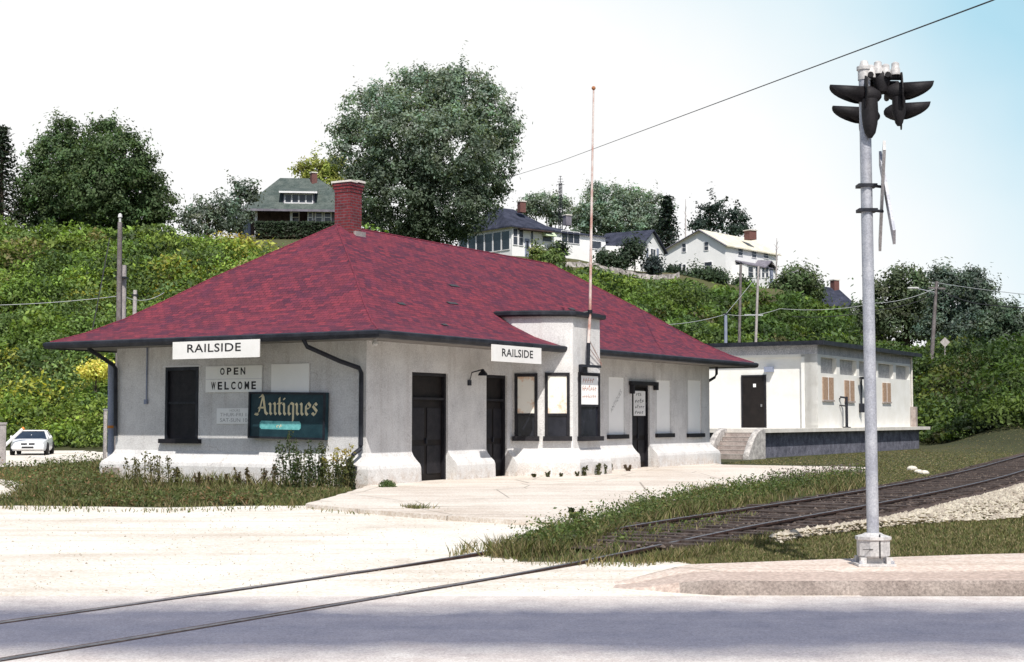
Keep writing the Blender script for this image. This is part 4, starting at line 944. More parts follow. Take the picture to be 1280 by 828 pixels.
    wire('lower dark wire running below the pale wire to the telephone pole', [tuple(td-Vector((0,0,.9))), at(1095,388,104), at(990,396,101)], .2, .025, M['wire'])
    wire('thick wire leaving the telephone pole towards the right edge', [tuple(td-Vector((0,0,.5))), at(1230,381,100), at(1420,384,88)], .2, .04, M['wire'])
    wire('thin upper wire leaving the telephone pole towards the right edge', [tuple(td-Vector((0,0,.1))), at(1420,378,88)], .2, .022, M['palewire'])
    wire('long dark cable crossing the sky from the big tree past the signal top', [at(560,246,118), at(700,202,80), at(1240,1,22), at(1420,-80,17)], .0, .013, M['wire'], 'overhead_cable')
    # diamond road sign seen from behind
    Y = 109; x, y, z = onhill(1181.5, Y); c = at(1181, 428, Y); tq = thing('diamond_sign', 'back of a diamond road sign on a thin post beside the hill road', 'sign', (x,y,z))
    b = MB(); b.tube([(x,y,z-.2),(c[0],y,c[2]+.3)], .04, 6); b.build('post', M['palepole'], tq)
    b = MB(); r = .37; b.rings([[(c[0]+a,y-.05+k,c[2]+h) for a, h in ((-r,0),(0,-r),(r,0),(0,r))] for k in (0,.012)]); b.build('plate', M['palepole'], tq)
    # lattice aerial mast behind the white bungalow
    Y = 185; x = (701-640)/FPX*Y; z0 = tz(x, Y); zt = at(701,229,Y)[2]; tq = thing('aerial_mast', 'thin dark lattice aerial mast behind the white sunporch bungalow', 'mast', (x,Y,z0))
    b = MB(); w = .28; n = 26; cs = [(-w,-w*.6),(w,-w*.6),(0,w)]
    for a, d in cs: b.tube([(x+a,Y+d,z0),(x+a*.6,Y+d*.6,zt)], .05, 4)
    for k in range(n):
        q0, q1 = k/n, (k+1)/n; s0, s1 = 1-.4*q0, 1-.4*q1
        for j in range(3):
            a, d = cs[j], cs[(j+1)%3]; b.tube([(x+a[0]*s0,Y+a[1]*s0,z0+(zt-z0)*q0),(x+d[0]*s1,Y+d[1]*s1,z0+(zt-z0)*q1)], .03, 4)
    b.build('lattice', M['gutter'], tq)
    b = MB(); b.tube([(x,Y,zt),(x,Y,zt+.9)], .04, 5)
    for k in range(4): b.tube([(x-.5+.1*k,Y,zt-.2+.35*k),(x+.5-.1*k,Y,zt-.2+.35*k)], .03, 4)
    b.build('aerial', M['gutter'], tq)
# ------------------------------------------------------------------ houses on the hill
def window(parent, F, s0, s1, z0, z1, cols=1, rows=1, d=.0, frame='trim', w=.07, pane='pane'):
    s0, s1 = min(s0, s1), max(s0, s1)
    b = MB(); b.fbox(F, s0-w, s0, d, d+.06, z0-w, z1+w); b.fbox(F, s1, s1+w, d, d+.06, z0-w, z1+w); b.fbox(F, s0+.001, s1-.001, d, d+.058, z1, z1+w); b.fbox(F, s0+.001, s1-.001, d, d+.08, z0-w, z0)
    for i in range(1, cols): x = s0+(s1-s0)*i/cols; b.fbox(F, x-w*.4, x+w*.4, d, d+.055, z0+.001, z1-.001)
    for i in range(1, rows): z = z0+(z1-z0)*i/rows; b.fbox(F, s0+.002, s1-.002, d, d+.05, z-w*.35, z+w*.35)
    o = b.build('window', M[frame], parent); MB().fbox(F, s0, s1, d+.002, d+.02, z0, z1).build('pane', M[pane], o); return o
def pwin(parent, F, x0, x1, y0, y1, **k):
    d = k.get('d', 0); s0, s1 = F.sz(x0, (y0+y1)/2, d)[0], F.sz(x1, (y0+y1)/2, d)[0]; za, zb = F.sz((x0+x1)/2, y1, d)[1], F.sz((x0+x1)/2, y0, d)[1]
    return window(parent, F, s0, s1, za, zb, **k)
def chim(parent, px, y0, y1, wpx, Y, mat='far_brick'):
    a, c = at(px, y1, Y), at(px, y0, Y); w = wpx/FPX*Y
    b = MB(); b.box((a[0],Y,(a[2]+c[2])/2), (w,w,c[2]-a[2]), .5); ch = b.build('chimney', M[mat], parent)
    MB().box((a[0],Y,c[2]+.06), (w*1.2,w*1.2,.12), .5).build('chimney_cap', M['dockedge'], ch)
def slope_roof(name, mat, parent, quadsets, th=.14):
    b = MB()
    for q in quadsets:
        P = [Vector(p) for p in q]; dn = Vector((0,0,-th)); b.rings([[p+dn for p in P], P])
    return b.build(name, M[mat], parent)

def build_houses():
    # bungalow with green roof
    Y = 146; o = at(312, 262, Y); F = Fr((o[0], o[1]), (.995,.0999), (.0999,-.995)); L = F.sz(446,270)[0]; zg = 19.6; ze = F.sz(380,262)[1]; zr = F.sz(370,223,-4.5)[1]
    t = thing('bungalow', 'green roofed bungalow with shed dormer and porch behind a clipped hedge', 'house', (o[0],o[1],zg)); D = 9.0
    b = MB(); xw = F.sz(388,270)[0]; b.fbox(F, 0, L, -D, -1.8, zg-1, ze); b.fbox(F, xw, L, -1.799, 0, zg-1, ze); b.fbox(F, 0, xw, -1.799, 0, zg-1, zg+.25); b.build('wall', M['greyside'], t)
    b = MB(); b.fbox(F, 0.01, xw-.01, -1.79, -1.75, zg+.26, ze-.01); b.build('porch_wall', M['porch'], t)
    ra, rb = F.sz(350,224,-4.5)[0], F.sz(398,224,-4.5)[0]; e = .8
    c = [F.pt(-e,e,ze-.1),F.pt(L+e,e,ze-.1),F.pt(L+e,-D-e,ze-.1),F.pt(-e,-D-e,ze-.1)]; r0, r1 = F.pt(ra,-4.5,zr), F.pt(rb,-4.5,zr)
    rf = slope_roof('roof', 'greenroof', t, [(c[0],c[1],r1,r0),(c[1],c[2],r1),(c[2],c[3],r0,r1),(c[3],c[0],r0)])
    b = MB(); b.fbox(F, -e, L+e, e-.05, e+.05, ze-.32, ze-.1); b.build('eave_board', M['greyside'], rf)
    s0, s1 = F.sz(354,248,-.2)[0], F.sz(393,248,-.2)[0]; z0, z1 = F.sz(373,255,-.2)[1], F.sz(373,240.5,-.2)[1]
    b = MB(); b.fbox(F, s0, s1, -4.2, -.2, z0-.3, z1); dm = b.build('dormer', M['greyside'], rf)
    b = MB(); b.hexa([F.pt(s0-.4,.3,z1-.15),F.pt(s1+.3,.3,z1-.15),F.pt(s1+.3,-4.4,z1+1.1),F.pt(s0-.4,-4.4,z1+1.1),F.pt(s0-.4,.3,z1),F.pt(s1+.3,.3,z1),F.pt(s1+.3,-4.4,z1+1.25),F.pt(s0-.4,-4.4,z1+1.25)]); b.build('dormer_roof', M['greenroof'], dm)
    MB().fbox(F, s0-.4, s1+.3, -.0+.301, .36, z1-.16, z1+.02).build('dormer_fascia', M['trim'], dm)
    for k in range(4):
        w = (s1-s0-.3)/4; window(rf, F, s0+.15+w*k+.07, s0+.15+w*(k+1)-.07, z0+.12, z1-.25, d=-.2, w=.1)
    for x in (320, 364):
        s = F.sz(x,275)[0]; MB().fbox(F, s-.12, s+.12, -.3, -.02, zg+.25, ze-.1).build('porch_post', M['trim'], t)
    a, c2 = F.sz(322,275)[0], F.sz(340,275)[0]; b = MB(); b.fbox(F, a, c2, -1.74, -1.6, zg+.9, zg+1.5); b.build('porch_bench', M['trim'], t)
    for x0, x1, n in ((364,374,1),(385,391,1),(394,403,1),(405,414,1),(420,432,2)): pwin(t, F, x0+1, x1-1, 266, 278, cols=n, rows=2, d=.001 if x0 > 384 else -1.74, w=.13)
    chim(t, 392, 217, 232, 7, Y+4.5)
    Fl = Fr(F.pt(0,0,0)[:2], (-.0999,.995), (-.995,-.0999)); b = MB(); b.fbox(Fr(F.pt(-1.6,0,0)[:2], F.ax, F.out), 0, 1.55, -7, -2, zg-1, zg+2.4); b.build('side_porch', M['bluegrey'], t)
    # clipped hedge in front
    pts = [((x-640)/FPX*138, 138) for x in np.linspace(316, 430, 40)]
    zt = at(370, 277, 138)[2]; N = 9000; s = RNG.random(N); P = np.zeros((N,3)); P[:,0] = (316-640)/FPX*138+s*(114/FPX*138); P[:,1] = 138+RNG.random(N)*1.6; zb = at(370, 297, 138)[2]; P[:,2] = zb+(zt-zb)*RNG.random(N)**.6
    o_ = np.stack([np.zeros(N), -np.ones(N), .6*np.ones(N)], 1); hd = thing('clipped_hedge', 'long dark clipped hedge in front of the green roofed bungalow', 'hedge', (P[:,0].mean(),138,zb))
    quads('foliage', *leafset(P, o_/1.17, .16, vary((.030,.050,.024), N, .5)), M['leaf'], hd)
    b = MB(); b.box(((373-640)/FPX*138,138.8,(zb+zt)/2-.1), (114/FPX*138-.3,1.1,zt-zb-.3)); b.build('core', M['bark'], hd)

    # long white bungalow with glazed sun porch
    Y = 160; ax, bx = (.766,.643), (-.643,.766); o = at(640,283,Y); F = Fr((o[0],o[1]), ax, (.643,-.766)); Fb = Fr(F.o, bx, (-.766,-.643)); zg = at(640,322,Y)[2]; ze = o[2]
    t = thing('sunporch_bungalow', 'long white bungalow with dark hip roof and glazed sun porch on the hilltop', 'house', (o[0],o[1],zg)); L, W = F.sz(757,300)[0], Fb.sz(573,300)[0]
    b = MB(); b.fbox(F, 0, L, -W, 0, zg-1.2, ze-.02); b.build('wall', M['siding'], t)
    s = F.sz(690,285)[0]
    e = .5; zr = F.sz(655,262,-4)[1]; c = [F.pt(-e,e,ze),F.pt(s,e,ze),F.pt(s,-W-e,ze),F.pt(-e,-W-e,ze)]; m = (s-e)/2
    r0, r1 = F.pt(1.5,-W/2,zr), F.pt(4.2,-W/2,zr)
    rf = slope_roof('roof', 'slate', t, [(c[0],c[1],r1,r0),(c[1],c[2],r1),(c[2],c[3],r0,r1),(c[3],c[0],r0)])
    z2 = F.sz(750,291,.3)[1]; zr2 = F.sz(720,272,-4)[1]-.3; c = [F.pt(s-1.5,.3,ze-.05),F.pt(L+.4,.3,ze-.05),F.pt(L+.4,-W,ze-.05),F.pt(s-1.5,-W,ze-.05)]; r0, r1 = F.pt(s-2.5,-4,ze+1.5), F.pt(L+.2,-4,ze+.75)
    slope_roof('rear_roof', 'slate', t, [(c[0],c[1],r1,r0),(c[1],c[2],r1),(c[2],c[3],r0,r1),(c[3],c[0],r0)])
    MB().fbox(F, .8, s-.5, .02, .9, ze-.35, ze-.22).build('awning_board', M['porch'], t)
    n = 6
    for k in range(n): w = (W-.6)/n; window(t, Fb, .3+w*k+.1, .3+w*(k+1)-.1, zg+.95, ze-.45, d=.002, w=.09, rows=1, pane='glass')
    for x0, x1, y0, y1, cc, rr in ((641.5,646.5,286,306,1,2),(648.5,653.5,287,307,1,2),(663.5,666,289,310,1,1),(678,689,300,303,1,1),(702,724,290,304,3,1),(738,751,302,311,1,1),(754,759.5,313,319,1,1)):
        if x0 == 678: 
            w = pwin(t, F, 678, 689, 290, 302, cols=1, rows=1, d=.002); a, c_ = F.sz(677,292)[0], F.sz(690,292)[0]; zz = F.sz(683,289)[1]; zm = F.sz(683,296)[1]
            MB().hexa([F.pt(a,.08,zm),F.pt(c_,.08,zm),F.pt(c_,.9,zm),F.pt(a,.9,zm),F.pt(a,.08,zz),F.pt(c_,.08,zz),F.pt(c_,.2,zz),F.pt(a,.2,zz)]).build('awning', M['awning'], w); continue
        pwin(t, F, x0, x1, y0, y1, cols=cc, rows=rr, d=.002)
    a, c_ = F.sz(656,300)[0], F.sz(661.5,300)[0]; d = MB().fbox(F, a, c_, .001, .07, zg+.1, zg+2.2).build('door', M['bluegrey'], t); MB().fbox(F, a+.15, c_-.15, .071, .085, zg+1.1, zg+1.95).build('pane', M['glass'], d)
    chim(t, 652, 253, 266, 8, Y+4); chim(t, 709, 270, 282, 8, Y+6, 'greyside')
    # garage-like cottage beside it
    Y = 166; o = at(799,307,Y); ax = (.53,.848); F = Fr((o[0],o[1]), ax, (.848,-.53)); Fl = Fr(F.o, (-.848,.53), (-.53,-.848)); zg = at(800,337,Y)[2]-.3; ze = o[2]; W = F.sz(830,320)[0]; L = 5.6
    t = thing('gabled_cottage', 'small white cottage with steep dark gable roof between the two larger white houses', 'house', (o[0],o[1],zg)); za = F.sz(814.5,287.5)[1]
    b = MB(); gab = [(0,zg-1.5),(W,zg-1.5),(W,ze-.1),(W/2,za-.12),(0,ze-.1)]; b.rings([[F.pt(s,0,z) for s, z in gab],[F.pt(s,-L,z) for s, z in gab]]); b.build('wall', M['siding'], t)
    e = .35; k = (za-ze)/(W/2)
    rl = [F.pt(-e,e,ze-e*k),F.pt(W/2,e,za),F.pt(W/2,-L-e,za),F.pt(-e,-L-e,ze-e*k)]; rr = [F.pt(W/2+.001,e,za),F.pt(W+e,e,ze-e*k),F.pt(W+e,-L-e,ze-e*k),F.pt(W/2+.001,-L-e,za)]
    slope_roof('roof', 'slate', t, [rl, rr])
    pwin(t, F, 813, 819, 312, 325, cols=2, rows=1, d=.002); 
    for x in (809, 822): s = F.sz(x,318)[0]; MB().fbox(F, s-.22, s+.22, .002, .05, F.sz(x,326)[1], F.sz(x,311)[1]).build('shutter', M['bluegrey'], t)
    # white link wall
    Fk = Fr(at(757,312,Y-2)[:2], (.97,.243), (.243,-.97)); b = MB(); Lk = Fk.sz(800,320)[0]; b.fbox(Fk, 0, Lk, -3, 0, zg-1.5, F.sz(799,310)[1]); b.build('lean_to', M['siding'], t)
    # two-storey house
    Y = 175; o = at(907,305,Y); F = Fr((o[0],o[1]), (.62,.785), (.785,-.62)); Fl = Fr(F.o, (-.785,.62), (-.62,-.785)); ze = o[2]; zg = at(907,354,Y)[2]-.4; L = F.sz(972,330)[0]; W = Fl.sz(831,320)[0]; sa = Fl.sz(876,287)[0]; za = Fl.sz(876,287)[1]; zl = Fl.sz(831,313)[1]
    t = thing('two_storey_house', 'white two-storey house with pale roof, gabled end and small porch', 'house', (o[0],o[1],zg))
    gab = [(0,zg-2),(W,zg-2),(W,zl-.1),(sa,za-.12),(0,ze-.1)]; b = MB(); b.rings([[Fl.pt(s,0,z) for s, z in gab],[Fl.pt(s,-L,z) for s, z in gab]]); b.build('wall', M['siding'], t)
    e = .35; k1 = (za-ze)/sa; k2 = (za-zl)/(W-sa)
    rf = slope_roof('roof', 'paleroof', t, [[Fl.pt(-e,e,ze-e*k1),Fl.pt(sa,e,za),Fl.pt(sa,-L-e,za),Fl.pt(-e,-L-e,ze-e*k1)],[Fl.pt(sa+.001,e,za),Fl.pt(W+e,e,zl-e*k2),Fl.pt(W+e,-L-e,zl-e*k2),Fl.pt(sa+.001,-L-e,za)]])
    b = MB(); b.tube([Fl.pt(-e,e+.05,ze-e*k1-.1),Fl.pt(sa,e+.05,za-.1),Fl.pt(W+e,e+.05,zl-e*k2-.1)], .09, 4); b.build('barge_board', M['greyside'], rf)
    chim(t, 938, 289, 300, 11, Y+6)
    for x0, x1, y0, y1 in ((853,857.5,305,315),(880.5,885.5,303,313),(849,852,330,338),(854,857,331,338),(881,890,328,338)): pwin(t, Fl, x0, x1, y0, y1, rows=2, d=.002)
    for x0, x1, y0, y1, r_ in ((922.5,928,311,319.5,2),(939.5,945,314,322,2),(954.5,960,316,323,2),(924,927,330,346,2)): pwin(t, F, x0, x1, y0, y1, rows=r_, d=.002)
    for x in (922, 931): s = F.sz(x,338)[0]; MB().fbox(F, s-.2, s+.2, .002, .05, F.sz(x,346.5)[1], F.sz(x,329)[1]).build('shutter', M['bluegrey'], t)
    s0, s1 = F.sz(934,340,1.6)[0], F.sz(971,340,1.6)[0]; zt = F.sz(950,332,1.6)[1]
    p = MB().fbox(F, s0, s1, .0, 1.6, zg-2, zt-.1).build('porch', M['siding'], t); sm = s1-2.0
    slope_roof('porch_roof', 'greyside', p, [[F.pt(s0-.1,1.75,zt-.1),F.pt(s1+.1,1.75,zt-.1),F.pt(s1+.1,.05,zt+.5),F.pt(s0-.1,.05,zt+.5)],
                                           [F.pt(sm-1.5,2.0,zt-.15),F.pt(sm,2.0,zt+.75),F.pt(sm,.1,zt+.95),F.pt(sm-1.5,.1,zt-.1)],[F.pt(sm+.001,2.0,zt+.75),F.pt(sm+1.5,2.0,zt-.15),F.pt(sm+1.5,.1,zt-.1),F.pt(sm+.001,.1,zt+.95)]])
    for x0, x1 in ((935,941),(944,950),(952,955),(957,960)): pwin(t, F, x0, x1, 334, 347, rows=2, d=1.602)
    a, c_ = F.sz(962,345,1.6)[0], F.sz(966,345,1.6)[0]; MB().fbox(F, a, c_, 1.601, 1.66, F.sz(964,356,1.6)[1], F.sz(964,335,1.6)[1]).build('door', M['bluegrey'], t)
    # dark roofed house partly behind the crest
    Y = 186; o = at(1043,384,Y); F = Fr((o[0],o[1]), (.97,.243), (.243,-.97)); zg = o[2]-2.5; ze = at(1055,381,Y)[2]; t = thing('dark_roofed_house', 'low house with steep dark roof and brick chimney half hidden by the slope', 'house', (o[0],o[1],zg))
    L = F.sz(1066,385)[0]; b = MB(); b.fbox(F, -3, L, -6, 0, zg-2, ze); b.build('wall', M['siding'], t)
    p0, p1, p2 = at(1028,358,Y+3), at(1048,361,Y+3), at(1069,381,Y)
    slope_roof('roof', 'slate', t, [[F.pt(-3.4,.4,ze-.2),F.pt(L+.5,.4,ze-.2),(p1[0],p1[1],p1[2]),(p0[0],p0[1],p0[2])],[F.pt(L+.5,.4,ze-.2),F.pt(L+.5,-6.4,ze-.2),(p1[0],p1[1],p1[2])],[F.pt(L+.5,-6.4,ze-.2),F.pt(-3.4,-6.4,ze-.2),(p0[0],p0[1],p0[2]),(p1[0],p1[1],p1[2])]])
    chim(t, 1043.5, 351, 364, 8, Y+3)
    for x0, x1 in ((1046,1050),(1053,1057),(1060,1063)): pwin(t, F, x0, x1, 384, 390, d=.002)

    # low rubble wall along the edge of the bank
    pts = [onhill(px, Y) for px, Y in zip(np.linspace(596, 850, 60), np.interp(np.linspace(596, 850, 60), [596, 700, 830, 850], [149, 150, 158, 160]))]
    b = MB(); rr = []
    for x, y, z in pts:
        h = .55+random.uniform(-.16,.16); j = random.uniform(-.08,.08); rr.append([(x,y-.3+j,z-.4),(x,y+.3,z-.4),(x,y+.25,z+h),(x,y-.2+j,z+h-.06)])
    b.rings(rr); t = b.build('retaining_wall', M['rubble'], loc=pts[0]); tag(t, 'low pale rubble wall along the bank below the white bungalow and cottage', 'wall')

# ------------------------------------------------------------------ trees
def tree(name, label, Y, blobs, n, col, leaf=4.0, group=None, trunk=True, tr=.3, dark=None, conifer=False, cat='tree', base=None, clump=1.0, foot=None):
    """blobs: (px, py, rx, ry) ellipses of the crown as measured; turned into ellipsoids standing at depth Y"""
    k = Y/FPX; E = []
    for bl in blobs:
        x, y, rx, ry = bl[:4]; dy = bl[4] if len(bl) > 4 else 0
        c = at(x, y, Y+dy); E.append((np.array(c), np.array([rx*k, max(rx, ry)*.5*k+rx*.35*k, ry*k])))
    cx = sum(e[0][0]*e[1][0] for e in E)/sum(e[1][0] for e in E) if foot is None else (foot-640)*k
    z0 = tz(cx, Y) if base is None else base; zmin = min(e[0][2]-e[1][2] for e in E); zmax = max(e[0][2]+e[1][2] for e in E)
    t = thing(name, label, cat, (cx, Y, z0), group)
    vol = np.array([np.prod(e[1])**(2/3) for e in E]); n *= 1.5; ncl = np.maximum(7, (n/44*vol/vol.sum()).astype(int)); PP, OO, TT = [], [], []
    sz = leaf*k
    for (c, r), m in zip(E, ncl):
        u = unit(m); u[:,1] -= .25*(RNG.random(m)); u /= np.linalg.norm(u, axis=1, keepdims=True); q = 1-.42*RNG.random(m)**1.6; q *= 1+.14*(RNG.random(m)-.4)
        cc = c+u*r*q[:,None]; lp = 44; jit = RNG.normal(size=(m, lp, 3))*sz*1.5*clump*np.array([1,1,.72]); spk = (RNG.random(m) < .16)[:,None,None]; jit = np.where(spk, jit*.6+(u*.7+np.array([0,0,.5]))[:,None,:]*np.abs(RNG.normal(size=(m,lp,1)))*sz*2.4, jit)
        P = (cc[:,None,:]+jit).reshape(-1,3); O = np.repeat(u, lp, 0)*.35+(jit/(np.linalg.norm(jit, axis=2, keepdims=True)+1e-9)).reshape(-1,3)*.65
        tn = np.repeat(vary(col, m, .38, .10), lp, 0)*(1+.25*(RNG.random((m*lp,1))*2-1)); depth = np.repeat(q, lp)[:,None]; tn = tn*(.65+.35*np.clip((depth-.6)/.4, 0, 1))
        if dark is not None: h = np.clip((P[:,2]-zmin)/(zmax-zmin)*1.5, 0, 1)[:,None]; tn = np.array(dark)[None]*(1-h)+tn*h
        PP.append(P); OO.append(O); TT.append(tn)
    P, O, T = np.concatenate(PP), np.concatenate(OO), np.concatenate(TT)
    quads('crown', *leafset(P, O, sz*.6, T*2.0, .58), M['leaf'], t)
    b = MB(); top = max(e[0][2] for e in E)
    b.tube([(cx,Y,z0-.4),(cx+.05,Y,z0+(top-z0)*.35),(cx-.1,Y+.1,z0+(top-z0)*.7),(cx,Y,top)], [tr,tr*.8,tr*.55,tr*.15], 8)
    for i, (c, r) in enumerate(E[:9]):
        h = z0+(top-z0)*(.3+.05*i); s = Vector((cx, Y, min(h, c[2]))); e = Vector(c)+Vector((0,0,r[2]*.3)); m = s.lerp(e, .5)+Vector((0,0,-.15*abs(e.x-s.x)))
        b.tube([s, m, e], [tr*.4, tr*.25, tr*.06], 6)
    b.build('trunk', M['bark'], t, True); return t
def spruce(name, label, Y, px, ytop, ybot, rx, n, col, leaf=4, group=None, gaps=.0):
    k = Y/FPX; top, bot = at(px, ytop, Y), at(px, ybot, Y); x = (px-640)*k; z0 = tz(x, Y); H = top[2]-bot[2]; t = thing(name, label, 'tree', (x,Y,z0), group); sz = leaf*k
    b = MB(); b.tube([(x,Y,z0-.3),(x,Y,top[2])], [.28,.04], 8); PP, OO, TT = [], [], []; nb = n//30
    for i in range(nb):
        q = (i+.5)/nb; a = i*2.399+random.random()*.5; w = rx*k*(.08+.92*q**.85)*(.75+.45*random.random()); z = top[2]-H*q
        d = np.array([math.cos(a), math.sin(a), -.28]); e = np.array([x,Y,z])+d*w
        b.tube([(x,Y,z),tuple(e)], [.05,.012], 4)
        f = RNG.random(30)**.7; P = np.array([x,Y,z])+d*(w*f)[:,None]+RNG.normal(size=(30,3))*sz*np.array([.8,.8,.35]); PP.append(P); OO.append(np.repeat(np.array([[d[0]*.4,d[1]*.4,.8]]), 30, 0)); TT.append(vary(col, 30, .4))
    quads('crown', *leafset(np.concatenate(PP), np.concatenate(OO), sz*.6, np.concatenate(TT), .5), M['leaf'], t); b.build('trunk', M['bark'], t, True); return t

def build_trees():
    G1, G2 = (.030,.050,.024), (.036,.060,.040)
    tree('maple_tree', 'huge grey-green spreading maple rising behind the station chimney', 126,
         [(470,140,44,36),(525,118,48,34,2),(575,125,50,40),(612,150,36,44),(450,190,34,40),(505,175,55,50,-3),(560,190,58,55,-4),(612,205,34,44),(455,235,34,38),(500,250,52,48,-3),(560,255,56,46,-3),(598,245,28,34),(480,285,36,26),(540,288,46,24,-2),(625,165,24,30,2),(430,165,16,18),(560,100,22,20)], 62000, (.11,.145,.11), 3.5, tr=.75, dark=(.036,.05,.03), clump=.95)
    tree('maple_tree', 'dark rounded maple left of two overlapping trees on the left crest', 117, [(82,174,22,26),(75,205,40,36),(65,240,44,34),(105,225,44,44,-2),(85,266,46,22),(40,266,22,20)], 24000, (.050,.080,.034), 3.6, tr=.45, clump=.9)
    tree('maple_tree', 'dark rounded maple right of two overlapping trees on the left crest', 115, [(131,173,25,26),(150,205,42,38,-2),(165,235,44,34),(130,240,46,40,-2),(198,256,24,28),(150,272,56,18)], 26000, (.048,.076,.032), 3.6, tr=.45, clump=.9)
    spruce('spruce_tree', 'dark spruce cut by the left edge of the picture', 116, -3, 158, 292, 44, 4200, (.030,.048,.030), 3.8)
    tree('small_tree', 'thin grey-green tree between the dark maples and the bungalow', 128, [(265,255,18,16),(255,272,20,14),(280,274,18,18),(238,274,14,18),(258,284,26,10)], 2600, (.075,.10,.075), 3.4, tr=.18, clump=.9)
    tree('small_tree', 'narrow tree hard against the left side of the bungalow', 132, [(302,240,10,17),(318,238,7,14),(300,265,15,18),(290,280,14,12)], 2400, (.075,.10,.08), 3.4, tr=.16, clump=.9)
    tree('bushy_tree', 'yellow-green tree showing over the bungalow roof left of the chimney', 168, [(395,212,20,14),(418,210,18,12),(380,216,12,9),(410,228,24,14)], 4200, (.16,.18,.045), 3.2, tr=.35, clump=.9)
    tree('bushy_tree', 'grey-green tree behind the white bungalow and its aerial mast', 196, [(680,255,22,15),(664,262,13,16),(698,264,18,16),(716,272,14,12)], 4200, (.11,.145,.11), 3.0, tr=.35, clump=.85)
    tree('broad_tree', 'broad grey-green tree crossed by the flagpole behind the white houses', 190, [(760,258,32,26),(745,275,26,24),(790,255,30,20),(780,275,40,30),(815,268,22,26),(805,290,34,24),(730,282,16,20),(745,240,14,10)], 16000, (.115,.155,.12), 3.0, tr=.5, clump=.85)
    spruce('spruce_tree', 'dark spruce leaning out right of the broad tree behind the cottage', 186, 836, 246, 318, 22, 2800, (.020,.036,.028), 3.4)
    tree('pine_tree', 'tall open dark pine behind the pale roof of the two-storey house', 200, [(893,254,11,8),(888,264,14,6),(893,274,16,7),(885,284,22,7),(872,280,8,5)], 1500, (.020,.034,.026), 3.4, tr=.22, clump=.8)
    tree('pine_tree', 'shorter dark pine right of the tall open pine', 200, [(918,266,10,5),(920,277,12,6),(916,288,14,7),(928,284,8,5)], 1000, (.020,.034,.026), 3.4, tr=.2, clump=.8)
    # bare dead tree and a scrawny sapling
    for nm, lab, px, yt, Y, spread in (('dead_tree', 'bare leafless dead tree left of the two-storey house', 857, 249, 182, 6), ('dead_tree', 'bare pale thin tree right of the two-storey house', 971, 298, 178, 9)):
        x, y, z0 = onhill(px, Y); tp = at(px, yt, Y); t = thing(nm, lab, 'tree', (x,y,z0)); b = MB(); b.tube([(x,y,z0-.3),(x+.1,y,(z0+tp[2])/2),tp], [.14,.09,.03], 6)
        for k in range(12):
            q = .4+.55*k/12; s = Vector((x,y,z0)).lerp(Vector(tp), q); a = k*2.4; e = s+Vector((math.cos(a)*spread*Y/FPX*(1.2-q), math.sin(a)*.5, .5)); b.tube([s, s.lerp(e,.5)+Vector((0,0,.12)), e], [.04,.03,.012], 4)
        b.build('trunk', M['palepole'], t, True)
    tree('bushy_tree', 'rounded dark bush on the crest right of the two-storey house', 172, [(1000,350,24,14),(985,362,22,14),(1010,360,16,14),(1012,372,14,10)], 4600, (.058,.085,.038), 3.5, tr=.2, cat='bush')
    dk = (.06,.08,.045)
    tree('leafy_tree', 'dark tree with reddish shade directly right of the signal mast', 150, [(1130,352,30,20),(1110,375,26,26),(1145,380,32,30),(1120,405,36,26),(1160,400,26,30)], 9000, dk, 4.0, tr=.4, clump=.9)
    tree('leafy_tree', 'grey-green tree behind the leaning telephone pole', 138, [(1185,360,20,22),(1195,385,30,30),(1180,410,30,30),(1172,345,10,9)], 10000, (.07,.095,.075), 3.5, tr=.35, clump=.9)
    tree('leafy_tree', 'tall pointed grey-green tree right of the diamond sign', 134, [(1215,348,13,14),(1222,368,20,18),(1228,392,26,24),(1215,418,32,26)], 10000, (.066,.09,.072), 3.5, tr=.35, clump=.9)
    tree('leafy_tree', 'low broad tree at the right edge below the wires', 130, [(1255,400,26,18),(1280,412,30,22),(1248,425,34,22),(1300,420,30,22)], 9500, (.06,.085,.058), 3.5, tr=.3, clump=.9)
    tree('leafy_tree', 'dark low tree in the gap left of the signal mast on the crest', 160, [(1080,395,18,16),(1068,408,20,14),(1095,405,16,20)], 3600, dk, 3.8, tr=.25)
    # shrubs by the houses
    sh = [('clipped_shrub','dark mound shrub under the bungalow awning',697,314,9,7,152,(.020,.032,.020)),('leafy_shrub','yellow-green shrub at the corner of the sun porch',673,318,8,10,151,(.090,.12,.035)),
          ('leafy_shrub','bright green shrub on the bank left of the flagpole',690,324,14,9,149,(.075,.11,.035)),('leafy_shrub','dark round shrub before the low cottage wall',758,323,14,6,160,(.03,.048,.028)),('leafy_shrub','dark shrub left of the cottage gable',778,326,12,9,160,(.03,.048,.03)),
          ('small_tree','small round-headed tree on a thin stem before the cottage gable',793,312,11,13,160,(.03,.046,.03)),('leafy_shrub','blue-grey shrub before the cottage window',816,331,8,9,161,(.03,.042,.045)),('clipped_shrub','low dark shrub at the foot of the two-storey house',841,340,7,4,166,(.02,.034,.02)),
          ('leafy_shrub','rounded dark shrub below the porch of the two-storey house',928,356,9,8,168,(.03,.048,.025)),('leafy_shrub','wide bush hiding the foot of the two-storey house',880,346,30,10,164,(.036,.056,.03)),
          ('flowering_shrub','bright yellow flowering shrub behind the left eave of the station',121,462,20,9,84,(.42,.40,.10))]
    for nm, lab, x, y, rx, ry, Y, c in sh: rx *= .8; ry *= .85; tree(nm, lab, Y, [(x,y,rx,ry),(x+rx*.4,y+ry*.3,rx*.7,ry*.8),(x-rx*.45,y+ry*.25,rx*.6,ry*.8)], int(max(900, rx*ry*14)), c, 3.4, tr=.08, cat='tree' if 'tree' in nm else 'shrub')

